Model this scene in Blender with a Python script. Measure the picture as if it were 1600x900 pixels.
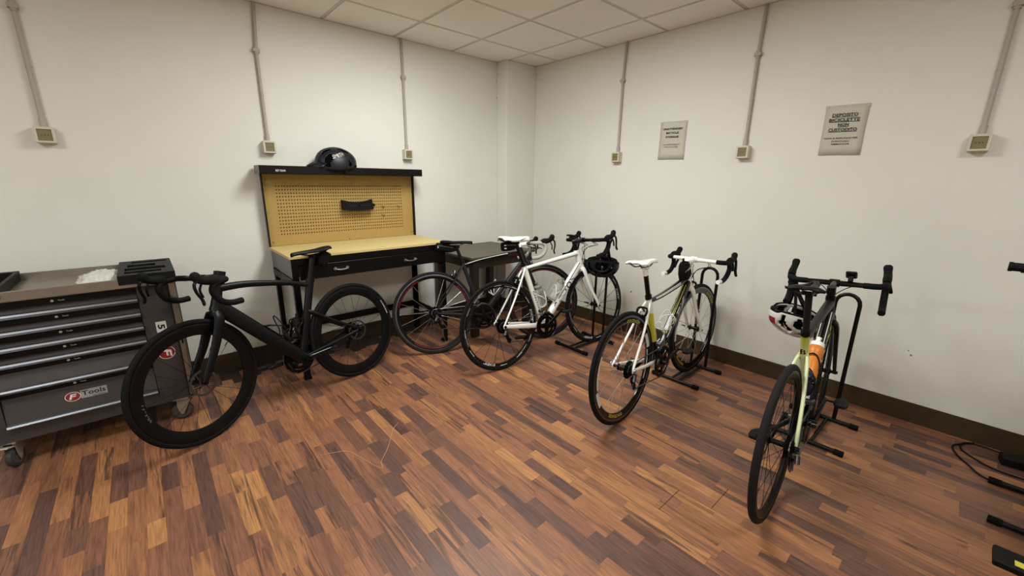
import bpy, math, random
from math import sin, cos, pi, radians, sqrt, atan2
from mathutils import Matrix, Vector
for o in list(bpy.data.objects): bpy.data.objects.remove(o)
S = bpy.context.scene
C = S.collection
# ------------------------------------------------------------------ camera
cam_d = bpy.data.cameras.new('camera'); cam = bpy.data.objects.new('camera', cam_d); C.objects.link(cam)
S.camera = cam
cam_d.sensor_width = 36; cam_d.lens = 36 * 645.94 / 1600; cam_d.clip_start = .02
CAM = Vector((-3.26422, -3.49940, 1.375))
R_ = Vector((0.75001701, -0.66132605, 0.01106124)); U_ = Vector((0.15845612, 0.19589305, 0.96773838)); F_ = Vector((0.64215742, 0.72406752, -0.25171428))
cam.matrix_world = Matrix(((R_.x, U_.x, -F_.x, CAM.x), (R_.y, U_.y, -F_.y, CAM.y), (R_.z, U_.z, -F_.z, CAM.z), (0, 0, 0, 1)))
# ------------------------------------------------------------------ world, exposure, lights
w = bpy.data.worlds.new('world'); S.world = w; w.use_nodes = True
w.node_tree.nodes['Background'].inputs[0].default_value = (.05, .05, .05, 1)
w.node_tree.nodes['Background'].inputs[1].default_value = 1.0
S.view_settings.view_transform = 'Standard'; S.view_settings.look = 'None'; S.view_settings.gamma = 1
S.view_settings.use_curve_mapping = False
S.view_settings.exposure = 0.5
H = 2.5025
LIGHTS = [(-1.776, -1.313, 17), (-4.60, -1.884, 19), (-1.776, -4.168, 14), (-4.60, -4.168, 21), (-1.776, -1.884, 16)]   # ceiling panels: x, y, watts; rear two added for bounce, last for wall balance
LCOL = (.955, 1.0, 1.0)
for lx, ly, pw in LIGHTS:
    ld = bpy.data.lights.new('panel_light', 'AREA'); ld.shape = 'SQUARE'; ld.size = .54; ld.energy = pw; ld.color = LCOL
    lo = bpy.data.objects.new('panel_light', ld); C.objects.link(lo); lo.location = (lx, ly, H - .012)
# ------------------------------------------------------------------ helpers
def s2l(c):
    return tuple(((x / 255) / 12.92 if x / 255 <= .04045 else (((x / 255) + .055) / 1.055) ** 2.4) for x in c[:3]) + (1,)
MATS = {}
def mat(name, rgb, rough=.5, metal=0, var=0, scale=8, bump=0, coat=0, trans=0, ior=1.45, emit=0, spec=.5):
    if name in MATS: return MATS[name]
    m = bpy.data.materials.new(name); m.use_nodes = True; n = m.node_tree.nodes; l = m.node_tree.links
    b = n['Principled BSDF']; col = s2l(rgb)
    b.inputs['Base Color'].default_value = col; b.inputs['Roughness'].default_value = rough
    b.inputs['Metallic'].default_value = metal; b.inputs['Coat Weight'].default_value = coat
    b.inputs['Coat Roughness'].default_value = .08
    b.inputs['Transmission Weight'].default_value = trans; b.inputs['IOR'].default_value = ior
    b.inputs['Specular IOR Level'].default_value = spec
    if emit: b.inputs['Emission Color'].default_value = col; b.inputs['Emission Strength'].default_value = emit
    tc = n.new('ShaderNodeTexCoord'); nz = n.new('ShaderNodeTexNoise'); nz.inputs['Scale'].default_value = scale; nz.inputs['Detail'].default_value = 4
    l.new(tc.outputs['Object'], nz.inputs['Vector'])
    if var:
        mr = n.new('ShaderNodeMapRange'); mr.inputs[1].default_value = .3; mr.inputs[2].default_value = .7
        mr.inputs[3].default_value = 1 - var; mr.inputs[4].default_value = 1 + var
        l.new(nz.outputs['Fac'], mr.inputs[0])
        vm = n.new('ShaderNodeVectorMath'); vm.operation = 'SCALE'; vm.inputs[0].default_value = col[:3]
        l.new(mr.outputs[0], vm.inputs['Scale']); l.new(vm.outputs[0], b.inputs['Base Color'])
    if bump:
        bp = n.new('ShaderNodeBump'); bp.inputs['Strength'].default_value = bump; bp.inputs['Distance'].default_value = .002
        l.new(nz.outputs['Fac'], bp.inputs['Height']); l.new(bp.outputs[0], b.inputs['Normal'])
    MATS[name] = m; return m
class MB:
    def __init__(s): s.v = []; s.f = []; s.m = []; s.M = None; s.mi = 0
    def add(s, vs, fs):
        b = len(s.v)
        for p in vs:
            p = Vector(p)
            s.v.append(s.M @ p if s.M else p)
        for f in fs: s.f.append([b + i for i in f]); s.m.append(s.mi)
        return s
    def box(s, x0, x1, y0, y1, z0, z1, ch=0):
        if ch <= 0:
            vs = [(x, y, z) for z in (z0, z1) for y in (y0, y1) for x in (x0, x1)]
            return s.add(vs, [(0, 2, 3, 1), (4, 5, 7, 6), (0, 1, 5, 4), (2, 6, 7, 3), (0, 4, 6, 2), (1, 3, 7, 5)])
        c = ch; vs = []; ix = {}
        X = (x0, x1); Y = (y0, y1); Z = (z0, z1); fs = []
        for i in (0, 1):
            for j in (0, 1):
                for k in (0, 1):
                    sx, sy, sz = (c if i == 0 else -c), (c if j == 0 else -c), (c if k == 0 else -c)
                    for a, d in enumerate(((0, sy, sz), (sx, 0, sz), (sx, sy, 0))):
                        ix[i, j, k, a] = len(vs); vs.append((X[i] + d[0], Y[j] + d[1], Z[k] + d[2]))
        q = lambda *t: fs.append(tuple(ix[u] for u in t))
        for i in (0, 1): q((i, 0, 0, 0), (i, 1, 0, 0), (i, 1, 1, 0), (i, 0, 1, 0))
        for j in (0, 1): q((0, j, 0, 1), (1, j, 0, 1), (1, j, 1, 1), (0, j, 1, 1))
        for k in (0, 1): q((0, 0, k, 2), (1, 0, k, 2), (1, 1, k, 2), (0, 1, k, 2))
        for i in (0, 1):
            for j in (0, 1): q((i, j, 0, 0), (i, j, 1, 0), (i, j, 1, 1), (i, j, 0, 1))
            for k in (0, 1): q((i, 0, k, 0), (i, 1, k, 0), (i, 1, k, 2), (i, 0, k, 2))
        for j in (0, 1):
            for k in (0, 1): q((0, j, k, 1), (1, j, k, 1), (1, j, k, 2), (0, j, k, 2))
        for i in (0, 1):
            for j in (0, 1):
                for k in (0, 1): fs.append((ix[i, j, k, 0], ix[i, j, k, 1], ix[i, j, k, 2]))
        return s.add(vs, fs)
    def tube(s, pts, r, n=10, cap=True):
        pts = [Vector(p) for p in pts]; k = len(pts); R = [r] * k if isinstance(r, (int, float)) else list(r)
        T = []
        for i in range(k):
            a = pts[max(i - 1, 0)]; b = pts[min(i + 1, k - 1)]; t = (b - a)
            T.append(t.normalized() if t.length > 1e-9 else Vector((0, 0, 1)))
        u = T[0].orthogonal().normalized(); vs = []
        for i in range(k):
            u = (u - T[i] * u.dot(T[i]))
            u = u.normalized() if u.length > 1e-6 else T[i].orthogonal().normalized()
            w_ = T[i].cross(u)
            for j in range(n):
                a = 2 * pi * j / n; vs.append(pts[i] + (u * cos(a) + w_ * sin(a)) * R[i])
        fs = [(i * n + j, i * n + (j + 1) % n, (i + 1) * n + (j + 1) % n, (i + 1) * n + j) for i in range(k - 1) for j in range(n)]
        if cap: fs += [tuple(reversed(range(n))), tuple(range((k - 1) * n, k * n))]
        return s.add(vs, fs)
    def loft(s, pts, a, b, n=16, ex=2.0, lat=Vector((0, 1, 0)), cap=True):
        pts = [Vector(p) for p in pts]; k = len(pts)
        A = [a] * k if isinstance(a, (int, float)) else list(a); B = [b] * k if isinstance(b, (int, float)) else list(b)
        vs = []
        for i in range(k):
            t = (pts[min(i + 1, k - 1)] - pts[max(i - 1, 0)]).normalized()
            L = (lat - t * lat.dot(t)).normalized(); W = t.cross(L)
            for j in range(n):
                th = 2 * pi * j / n; c, d = cos(th), sin(th)
                x = math.copysign(abs(c) ** (2 / ex), c) * A[i]; y = math.copysign(abs(d) ** (2 / ex), d) * B[i]
                vs.append(pts[i] + L * x + W * y)
        fs = [(i * n + j, i * n + (j + 1) % n, (i + 1) * n + (j + 1) % n, (i + 1) * n + j) for i in range(k - 1) for j in range(n)]
        if cap: fs += [tuple(reversed(range(n))), tuple(range((k - 1) * n, k * n))]
        return s.add(vs, fs)
    def lathe(s, prof, n=24, M=None, closed=False):
        """profile of (r, h) spun about local Y (bike axle direction)"""
        k = len(prof); vs = []
        for j in range(n):
            a = 2 * pi * j / n
            for r, h in prof:
                p = Vector((r * cos(a), h, r * sin(a))); vs.append(M @ p if M else p)
        fs = []
        kk = k if closed else k - 1
        for j in range(n):
            for i in range(kk):
                i2 = (i + 1) % k; fs.append((j * k + i, j * k + i2, ((j + 1) % n) * k + i2, ((j + 1) % n) * k + i))
        return s.add(vs, fs)
    def gear(s, r, h0, h1, nt, tooth=.004, inner=0, c=(0, 0)):
        n = nt * 4; vs = []; prof = [1, 1, 0, 0]
        for h in (h0, h1):
            for j in range(n):
                a = 2 * pi * j / n; rr = r + (tooth if (j % 4) in (1, 2) else 0); vs.append((c[0] + rr * cos(a), h, c[1] + rr * sin(a)))
        for h in (h0, h1):
            for j in range(n):
                a = 2 * pi * j / n; vs.append((c[0] + inner * cos(a), h, c[1] + inner * sin(a)))
        fs = []
        for j in range(n):
            q = (j + 1) % n
            fs += [(j, q, n + q, n + j), (2 * n + j, 2 * n + q, q, j), (n + j, n + q, 3 * n + q, 3 * n + j), (2 * n + q, 2 * n + j, 3 * n + j, 3 * n + q)]
        return s.add(vs, fs)
    def build(s, name, mats, parent=None, off=None, smooth=True, ang=35, label=None):
        if off is not None: s.v = [p - Vector(off) for p in s.v]
        me = bpy.data.meshes.new(name); me.from_pydata([tuple(p) for p in s.v], [], s.f)
        if not isinstance(mats, (list, tuple)): mats = [mats]
        for m in mats: me.materials.append(m)
        me.polygons.foreach_set('material_index', s.m)
        me.update()
        import bmesh
        bm = bmesh.new(); bm.from_mesh(me); bmesh.ops.recalc_face_normals(bm, faces=bm.faces); bm.to_mesh(me); bm.free()
        if smooth:
            me.shade_smooth(); me.set_sharp_from_angle(angle=radians(ang))
        o = bpy.data.objects.new(name, me); C.objects.link(o)
        if parent is not None: o.parent = parent
        if label: o['label'] = label
        return o
def tag(o, label, cat, group=None, kind=None):
    if label: o['label'] = label
    if cat: o['category'] = cat
    if group: o['group'] = group
    if kind: o['kind'] = kind
    return o
def empty(name, M=None, loc=None):
    o = bpy.data.objects.new(name, None); C.objects.link(o); o.empty_display_size = .05
    if M is not None: o.matrix_world = M
    if loc is not None: o.location = loc
    return o
def crv(pts, n=6):
    """Catmull-Rom through points (any tuple length)"""
    P = [tuple(p) for p in pts]; P = [tuple(2 * a - b for a, b in zip(P[0], P[1]))] + P + [tuple(2 * a - b for a, b in zip(P[-1], P[-2]))]
    out = []
    for i in range(1, len(P) - 2):
        for k in range(n):
            t = k / n
            out.append(tuple(.5 * (2 * b + (c - a) * t + (2 * a - 5 * b + 4 * c - d) * t * t + (3 * b - a - 3 * c + d) * t ** 3) for a, b, c, d in zip(P[i - 1], P[i], P[i + 1], P[i + 2])))
    out.append(P[-2]); return out
_tc = {}
def text2d(s, bold=0):
    key = (s, bold)
    if key in _tc: return _tc[key]
    cu = bpy.data.curves.new('t', 'FONT'); cu.body = s; cu.size = 1; cu.resolution_u = 2; cu.offset = bold
    o = bpy.data.objects.new('t', cu); C.objects.link(o)
    bpy.context.view_layer.update()
    me = o.to_mesh(); vs = [(v.co.x, v.co.y) for v in me.vertices]; fs = [tuple(p.vertices) for p in me.polygons]
    o.to_mesh_clear(); bpy.data.objects.remove(o); bpy.data.curves.remove(cu)
    if vs:
        x0 = min(v[0] for v in vs); x1 = max(v[0] for v in vs)
        y0 = min(v[1] for v in vs); y1 = max(v[1] for v in vs)
        vs = [((v[0] - (x0 + x1) / 2), v[1] - (y0 + y1) / 2) for v in vs]
        _tc[key] = (vs, fs, x1 - x0, y1 - y0)
    else: _tc[key] = ([], [], 1, 1)
    return _tc[key]
def add_text(mb, s, fn, width, height, bold=0.01, slant=0):
    vs, fs, w0, h0 = text2d(s, bold); kx = width / w0; ky = height / h0
    return mb.add([fn(x * kx + slant * y * ky, y * ky) for x, y in vs], fs)
def plane_fn(o, X, Y, lift=.0006):
    o = Vector(o); X = Vector(X).normalized(); Y = Vector(Y).normalized(); N = X.cross(Y)
    return lambda x, y: o + X * x + Y * y + N * lift
# ------------------------------------------------------------------ materials
def wall_material(name, rgb):
    m = mat(name, rgb, rough=.85, var=.035, scale=1.3, spec=.25); n = m.node_tree.nodes; l = m.node_tree.links
    tc = n.new('ShaderNodeTexCoord'); nz = n.new('ShaderNodeTexNoise'); nz.inputs['Scale'].default_value = 160; nz.inputs['Detail'].default_value = 3
    bp = n.new('ShaderNodeBump'); bp.inputs['Strength'].default_value = .35; bp.inputs['Distance'].default_value = .0015
    l.new(tc.outputs['Object'], nz.inputs['Vector']); l.new(nz.outputs['Fac'], bp.inputs['Height']); l.new(bp.outputs[0], n['Principled BSDF'].inputs['Normal'])
    return m
M_wall = wall_material('painted_plaster', (227, 225, 216))
M_ceil = wall_material('ceiling_tile', (240, 235, 226))
M_tbar = mat('ceiling_runner', (206, 198, 186), .6)
M_base = mat('baseboard_wood', (62, 47, 30), .45, var=.12, scale=20)
M_black = mat('black_steel', (6, 6, 5), .38, var=.1, spec=.3)
M_blackp = mat('black_plastic', (12, 12, 12), .55, bump=.1, scale=200, spec=.25)
M_rubber = mat('tyre_rubber', (15, 15, 14), .75, bump=.3, scale=300, spec=.2)
M_rubber2 = mat('tyre_rubber_grey', (30, 29, 28), .8, bump=.3, scale=300, spec=.2)
M_carbon = mat('matte_carbon', (7, 7, 8), .40, var=.06, spec=.28)
M_carbong = mat('dark_grey_carbon', (27, 27, 28), .42, var=.05, spec=.3)
M_gloss = mat('gloss_black', (5, 5, 5), .16, spec=.5)
M_white = mat('gloss_white', (246, 245, 240), .25, coat=.4)
M_whitem = mat('white_leather', (242, 240, 234), .5, bump=.05, scale=300)
M_red = mat('red_paint', (96, 18, 22), .3, coat=.3)
M_yel = mat('yellow_paint', (214, 206, 66), .3, coat=.3)
M_yelt = mat('yellow_print', (206, 178, 60), .5)
M_silver = mat('silver_alloy', (178, 178, 178), .28, metal=1)
M_steel = mat('grey_alloy', (105, 105, 106), .35, metal=1)
M_dsteel = mat('dark_alloy', (30, 30, 31), .35, metal=.9)
M_spk = mat('steel_spoke', (190, 186, 178), .3, metal=.9)
M_spkb = mat('black_spoke', (20, 19, 18), .4, metal=.5)
M_tape = mat('bar_tape_black', (9, 9, 10), .7, bump=.3, scale=260, spec=.2)
M_tapeg = mat('bar_tape_grey', (176, 170, 158), .7, bump=.3, scale=260)
M_wprint = mat('white_print', (214, 212, 205), .5)
M_kprint = mat('black_print', (22, 22, 22), .5)
M_gprint = mat('grey_print', (112, 110, 104), .5)
M_socket = mat('ivory_plastic', (205, 198, 178), .5)
M_socketk = mat('socket_core', (126, 116, 78), .5)
M_conduit = mat('grey_conduit', (176, 168, 158), .55)
M_paper = mat('paper', (196, 192, 176), .8, var=.02, spec=.2)
M_peg = mat('pegboard_fibre', (172, 141, 80), .7, var=.05, scale=30)
M_mdf = mat('worktop_board', (202, 182, 124), .6, var=.05, scale=25)
M_hole = mat('peg_hole', (78, 56, 24), .9)
M_cart = mat('cart_grey_paint', (66, 60, 59), .5, metal=.1, var=.05, scale=30)
M_rail = mat('drawer_rail_alloy', (138, 140, 145), .33, metal=.9)
M_ctop = mat('steel_cart_top', (150, 142, 132), .38, metal=.85, var=.08, scale=20)
M_redpr = mat('red_print', (138, 24, 30), .5)
M_wood = mat('dark_table_wood', (46, 31, 21), .42, var=.2, scale=14)
M_woodt = mat('dark_table_top', (82, 72, 60), .4, var=.12, scale=9)
M_capr = mat('rubber_cap', (8, 8, 8), .85, spec=.2)
M_clear = mat('clear_bottle', (226, 228, 222), .25, trans=.75, ior=1.2)
M_orange = mat('orange_bottle', (214, 128, 44), .35)
M_navy = mat('navy_bottle', (22, 28, 52), .4)
M_bag = mat('bag_fabric', (7, 7, 7), .8, bump=.3, scale=120, spec=.2)
M_helk = mat('helmet_black', (15, 18, 24), .42, spec=.4)
M_foam = mat('helmet_foam', (5, 5, 5), .9, spec=.1)
M_helw = mat('helmet_white', (224, 222, 220), .25, coat=.4)
M_helr = mat('helmet_red', (150, 38, 48), .3, coat=.4)
M_emit = mat('light_diffuser', (255, 246, 226), .5, emit=3.0)
M_pbag = mat('thin_plastic_film', (236, 234, 226), .3, trans=.35, ior=1.1)
M_thread = mat('pale_straw', (206, 160, 112), .6)
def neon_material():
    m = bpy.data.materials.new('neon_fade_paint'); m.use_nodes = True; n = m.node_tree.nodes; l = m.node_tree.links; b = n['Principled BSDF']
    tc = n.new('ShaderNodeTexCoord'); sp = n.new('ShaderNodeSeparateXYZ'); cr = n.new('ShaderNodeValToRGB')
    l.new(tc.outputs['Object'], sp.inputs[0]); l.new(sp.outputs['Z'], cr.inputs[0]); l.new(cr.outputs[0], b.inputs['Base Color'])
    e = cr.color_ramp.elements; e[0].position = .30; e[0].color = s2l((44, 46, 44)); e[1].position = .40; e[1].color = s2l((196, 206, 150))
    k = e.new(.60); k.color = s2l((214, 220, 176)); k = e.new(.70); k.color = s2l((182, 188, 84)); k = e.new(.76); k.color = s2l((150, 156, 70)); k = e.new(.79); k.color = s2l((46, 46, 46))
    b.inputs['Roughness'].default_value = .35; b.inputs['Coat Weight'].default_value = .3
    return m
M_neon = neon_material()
def yw_material():
    m = bpy.data.materials.new('white_over_yellow_paint'); m.use_nodes = True; n = m.node_tree.nodes; l = m.node_tree.links; b = n['Principled BSDF']
    tc = n.new('ShaderNodeTexCoord'); sp = n.new('ShaderNodeSeparateXYZ'); cr = n.new('ShaderNodeValToRGB'); cr.color_ramp.interpolation = 'CONSTANT'
    l.new(tc.outputs['Object'], sp.inputs[0]); l.new(sp.outputs['Z'], cr.inputs[0]); l.new(cr.outputs[0], b.inputs['Base Color'])
    e = cr.color_ramp.elements; e[0].position = 0; e[0].color = s2l((12, 12, 12)); e[1].position = .40; e[1].color = s2l((204, 196, 50)); k = e.new(.60); k.color = s2l((246, 245, 240))
    b.inputs['Roughness'].default_value = .3; b.inputs['Coat Weight'].default_value = .3
    return m
M_yw = yw_material()
M_neonp = mat('neon_print', (200, 208, 88), .45)
# floor material: tone per stave from the colour attribute, grain along y
def floor_material():
    m = bpy.data.materials.new('laminate_wood'); m.use_nodes = True; n = m.node_tree.nodes; l = m.node_tree.links; b = n['Principled BSDF']
    at = n.new('ShaderNodeAttribute'); at.attribute_name = 'tint'; sp = n.new('ShaderNodeSeparateColor'); l.new(at.outputs['Color'], sp.inputs[0])
    tc = n.new('ShaderNodeTexCoord'); vm = n.new('ShaderNodeVectorMath'); vm.operation = 'MULTIPLY'; vm.inputs[1].default_value = (1, .055, 1)
    l.new(tc.outputs['Object'], vm.inputs[0])
    off = n.new('ShaderNodeVectorMath'); off.operation = 'SCALE'; l.new(at.outputs['Color'], off.inputs[0]); off.inputs['Scale'].default_value = 40
    ad = n.new('ShaderNodeVectorMath'); ad.operation = 'ADD'; l.new(vm.outputs[0], ad.inputs[0]); l.new(off.outputs[0], ad.inputs[1])
    n1 = n.new('ShaderNodeTexNoise'); n1.inputs['Scale'].default_value = 34; n1.inputs['Detail'].default_value = 5; n1.inputs['Distortion'].default_value = .9; n1.inputs['Roughness'].default_value = .6
    n2 = n.new('ShaderNodeTexNoise'); n2.inputs['Scale'].default_value = 190; n2.inputs['Detail'].default_value = 4
    l.new(ad.outputs[0], n1.inputs['Vector']); l.new(ad.outputs[0], n2.inputs['Vector'])
    base = n.new('ShaderNodeValToRGB'); l.new(sp.outputs[0], base.inputs[0]); e = base.color_ramp.elements
    e[0].position = 0; e[0].color = s2l((92, 66, 58)); e[1].position = 1; e[1].color = s2l((174, 122, 76))
    for p_, c_ in ((.25, (114, 78, 62)), (.5, (140, 93, 68)), (.8, (154, 104, 70))):
        k = e.new(p_); k.color = s2l(c_)
    r1 = n.new('ShaderNodeMapRange'); r1.inputs[1].default_value = .48; r1.inputs[2].default_value = .60; l.new(n1.outputs['Fac'], r1.inputs[0])
    amt = n.new('ShaderNodeMath'); amt.operation = 'MULTIPLY'; l.new(r1.outputs[0], amt.inputs[0]); l.new(sp.outputs[1], amt.inputs[1])
    mx = n.new('ShaderNodeMix'); mx.data_type = 'RGBA'; l.new(amt.outputs[0], mx.inputs['Factor']); l.new(base.outputs[0], mx.inputs['A']); mx.inputs['B'].default_value = s2l((66, 46, 42))
    r2 = n.new('ShaderNodeMapRange'); r2.inputs[1].default_value = .3; r2.inputs[2].default_value = .7; r2.inputs[3].default_value = .72; r2.inputs[4].default_value = 1.30; l.new(n2.outputs['Fac'], r2.inputs[0])
    sc = n.new('ShaderNodeVectorMath'); sc.operation = 'SCALE'; l.new(mx.outputs['Result'], sc.inputs[0]); l.new(r2.outputs[0], sc.inputs['Scale'])
    l.new(sc.outputs[0], b.inputs['Base Color'])
    n3 = n.new('ShaderNodeTexNoise'); n3.inputs['Scale'].default_value = 3; l.new(tc.outputs['Object'], n3.inputs['Vector'])
    r3 = n.new('ShaderNodeMapRange'); r3.inputs[3].default_value = .34; r3.inputs[4].default_value = .5; l.new(n3.outputs['Fac'], r3.inputs[0]); l.new(r3.outputs[0], b.inputs['Roughness'])
    bp = n.new('ShaderNodeBump'); bp.inputs['Strength'].default_value = .08; bp.inputs['Distance'].default_value = .001; l.new(n2.outputs['Fac'], bp.inputs['Height']); l.new(bp.outputs[0], b.inputs['Normal'])
    b.inputs['Specular IOR Level'].default_value = .45
    return m
M_floor = floor_material()
# ------------------------------------------------------------------ room shell
RX0, RY0 = -6.2, -5.9
def struct(name, mb, m, **k):
    o = mb.build(name, m, smooth=False, **k); o['kind'] = 'structure'; return o
floor = struct('floor', MB().box(RX0, 0, RY0, 0, -.1, -.006), mat('floor_core', (50, 34, 26), .7))
random.seed(11)
staves = []
SW = .0595
ncol = int(-RX0 / SW)
for c_ in range(ncol):
    x1 = -c_ * SW + .0; x0 = x1 - SW
    yy = -random.random() * .3
    while yy > RY0:
        L = random.choice((.17, .22, .27, .3, .34, .4, .45)) * random.uniform(.92, 1.08)
        ya = max(yy - L, RY0); staves.append((x0, x1, ya, min(yy, 0))); yy -= L
def vis(st):
    cx, cy = (st[0] + st[1]) / 2, (st[2] + st[3]) / 2; d = Vector((cx, cy, 0)) - CAM; D = d.dot(F_)
    if D < .1: return None
    px = 800 + 645.9 * d.dot(R_) / D; py = 450 - 645.9 * d.dot(U_) / D
    if -30 < px < 1630 and py < 920: return (st[1] - st[0]) * (st[3] - st[2]) / D ** 3
    return None
sc_ = [(vis(s_), i) for i, s_ in enumerate(staves)]
near = set(i for a, i in sorted([t for t in sc_ if t[0]], reverse=True)[:296])
def stave_geo(mb, st, cols):
    g = .00018; z = random.uniform(-.0004, 0)
    n0 = len(mb.f)
    mb.box(st[0] + g, st[1] - g, st[2] + g, st[3] - g, -.006, z)
    r = random.random()
    tone = random.choices((random.uniform(0, .22), random.uniform(.3, .65), random.uniform(.6, .85), random.uniform(.85, 1)), (.22, .40, .28, .10))[0]
    t = (tone, random.choice((.1, .3, .5, .8)), r, 1)
    cols += [t] * 8
def set_tint(o, cols):
    a = o.data.color_attributes.new('tint', 'FLOAT_COLOR', 'POINT')
    for i, c_ in enumerate(cols): a.data[i].color = c_
rest = MB(); rc = []
for i, st in enumerate(staves):
    if i in near:
        mb = MB(); cols = []; stave_geo(mb, st, cols); o = mb.build('stave', M_floor, floor, smooth=False); set_tint(o, cols)
    else: stave_geo(rest, st, rc)
o = rest.build('staves', M_floor, floor, smooth=False); o['kind'] = 'stuff'; set_tint(o, rc)
# board end joints (open seams between laminate boards)
mb = MB()
for (xa, xb, y) in ((-1.785, -1.607, -2.81), (-1.607, -1.428, -2.957)):
    mb.box(xa, xb, y - .0012, y + .0012, -.0005, .0004)
mb.build('board_seam', mat('seam_dark', (30, 18, 12), .9), floor, smooth=False)
wl = struct('wall_left', MB().box(RX0, .12, 0, .12, 0, H + .15), M_wall)
wr = struct('wall_right', MB().box(0, .12, RY0, 0, 0, H + .15), M_wall)
struct('wall_back', MB().box(RX0, .12, RY0 - .12, RY0, 0, H + .15), M_wall)
struct('wall_far', MB().box(RX0 - .12, RX0, RY0, .12, 0, H + .15), M_wall)
struct('trim_1', MB().box(-.395, 0, -.155, 0, 0, H, ch=.004), M_wall)  # boxed-in corner column
# scuffs
random.seed(5)
def scuff(parent, pts, m):
    mb = MB()
    for (p, nrm, sz) in pts:
        p = Vector(p); N = Vector(nrm); X = N.orthogonal().normalized(); Y = N.cross(X); k = 7; vs = []
        for j in range(k):
            a = 2 * pi * j / k; r = random.uniform(.5, 1); vs.append(p + X * cos(a) * r * sz[0] + Y * sin(a) * r * sz[1] + N * .0008)
        mb.add(vs, [tuple(range(k))])
    return mb.build('scuff', m, parent, smooth=False)
M_scuff = mat('wall_dirt', (120, 112, 98), .9)
scuff(wr, [((0, -1.473, .394), (-1, 0, 0), (.006, .018)), ((0, -3.367, .404), (-1, 0, 0), (.008, .006)), ((0, -3.352, .43), (-1, 0, 0), (.006, .004))], M_scuff)
scuff(wl, [((-.40, 0, 2.33), (0, -1, 0), (.018, .003)), ((-.40, 0, 2.18), (0, -1, 0), (.02, .0025)), ((-.40, 0, 1.45), (0, -1, 0), (.006, .004)), ((-.40, 0, 1.33), (0, -1, 0), (.004, .004)), ((-.40, 0, 1.05), (0, -1, 0), (.005, .004)), ((-.40, 0, .98), (0, -1, 0), (.006, .003))], mat('chip_dark', (70, 60, 48), .9))
# baseboards with a lip
def baseboard(name, a, b, axis):
    mb = MB()
    for (d, z0, z1) in ((.014, 0, .092), (.010, .092, .112), (.006, .112, .118)):
        if axis == 'x': mb.box(a, b, -d, 0, z0, z1)
        else: mb.box(-d, 0, a, b, z0, z1)
    return struct(name, mb, M_base)
baseboard('baseboard_left', RX0, -.395, 'x'); baseboard('baseboard_right', RY0, -.155, 'y')
bc = MB()
for d, z0, z1 in ((.014, 0, .092), (.010, .092, .112)):
    bc.box(-.395 - d, -.395, -.155 - d, 0, z0, z1); bc.box(-.395, 0, -.155 - d, -.155, z0, z1)
struct('baseboard_corner', bc, M_base)
# suspended ceiling
ceil = struct('ceiling', MB().box(RX0, .12, RY0, .12, H + .02, H + .1), mat('plenum', (60, 56, 52), .9))
gx = [0.0]; x = -.365
while x > RX0: gx.append(x); x -= .5645
gx.append(RX0)
gy = [0.0]; y = -.457
while y > RY0: gy.append(y); y -= .571
gy.append(RY0)
lightcells = {}
for i in range(len(gx) - 1):
    for j in range(len(gy) - 1):
        xa, xb, ya, yb = gx[i + 1], gx[i], gy[j + 1], gy[j]
        cx, cy = (xa + xb) / 2, (ya + yb) / 2
        isl = None
        for k, (lx, ly, pw) in enumerate(LIGHTS):
            if xa < lx < xb and ya < ly < yb: isl = k
        if isl is not None: lightcells[isl] = (xa, xb, ya, yb); continue
        g = .0135; z = H + random.uniform(0, .0015)
        MB().box(xa + g * (xa > RX0), xb - g * (xb < 0), ya + g * (ya > RY0), yb - g * (yb < 0), z, z + .012, ch=.001).build('ceiling_panel', M_ceil, ceil, smooth=False)
mb = MB()
for x in gx[1:-1]: mb.box(x - .0105, x + .0105, RY0, 0, H + .003, H + .016)
for y in gy[1:-1]: mb.box(RX0, 0, y - .0105, y + .0105, H + .0032, H + .0162)
mb.box(-.012, 0, RY0, 0, H - .002, H + .0); mb.box(RX0, 0, -.012, 0, H - .002, H)
mb.build('ceiling_runner', M_tbar, ceil, smooth=False)
lab = ['square flush ceiling light nearest the corner with the workbench', 'square flush ceiling light over the tool cart side of the room', 'added unseen ceiling light for bounce over the right side behind the camera', 'added unseen ceiling light for bounce in the far back corner behind the camera', 'added unseen ceiling light one tile further from the workbench to balance wall brightness']
for k, (xa, xb, ya, yb) in lightcells.items():
    lx, ly, pw = LIGHTS[k]
    r = tag(empty('ceiling_light', loc=((xa + xb) / 2, (ya + yb) / 2, H)), lab[k], 'light')
    MB().box(xa + .012, xb - .012, ya + .012, yb - .012, H + .002, H + .012).build('diffuser', M_emit, r, off=r.location, smooth=False)
    f = MB()
    for a in ((xa + .004, xa + .018, ya + .004, yb - .004), (xb - .018, xb - .004, ya + .004, yb - .004), (xa + .018, xb - .018, ya + .004, ya + .018), (xa + .018, xb - .018, yb - .018, yb - .004)): f.box(*a, H - .004, H + .014)
    f.build('frame', M_white, r, off=r.location, smooth=False)
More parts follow.
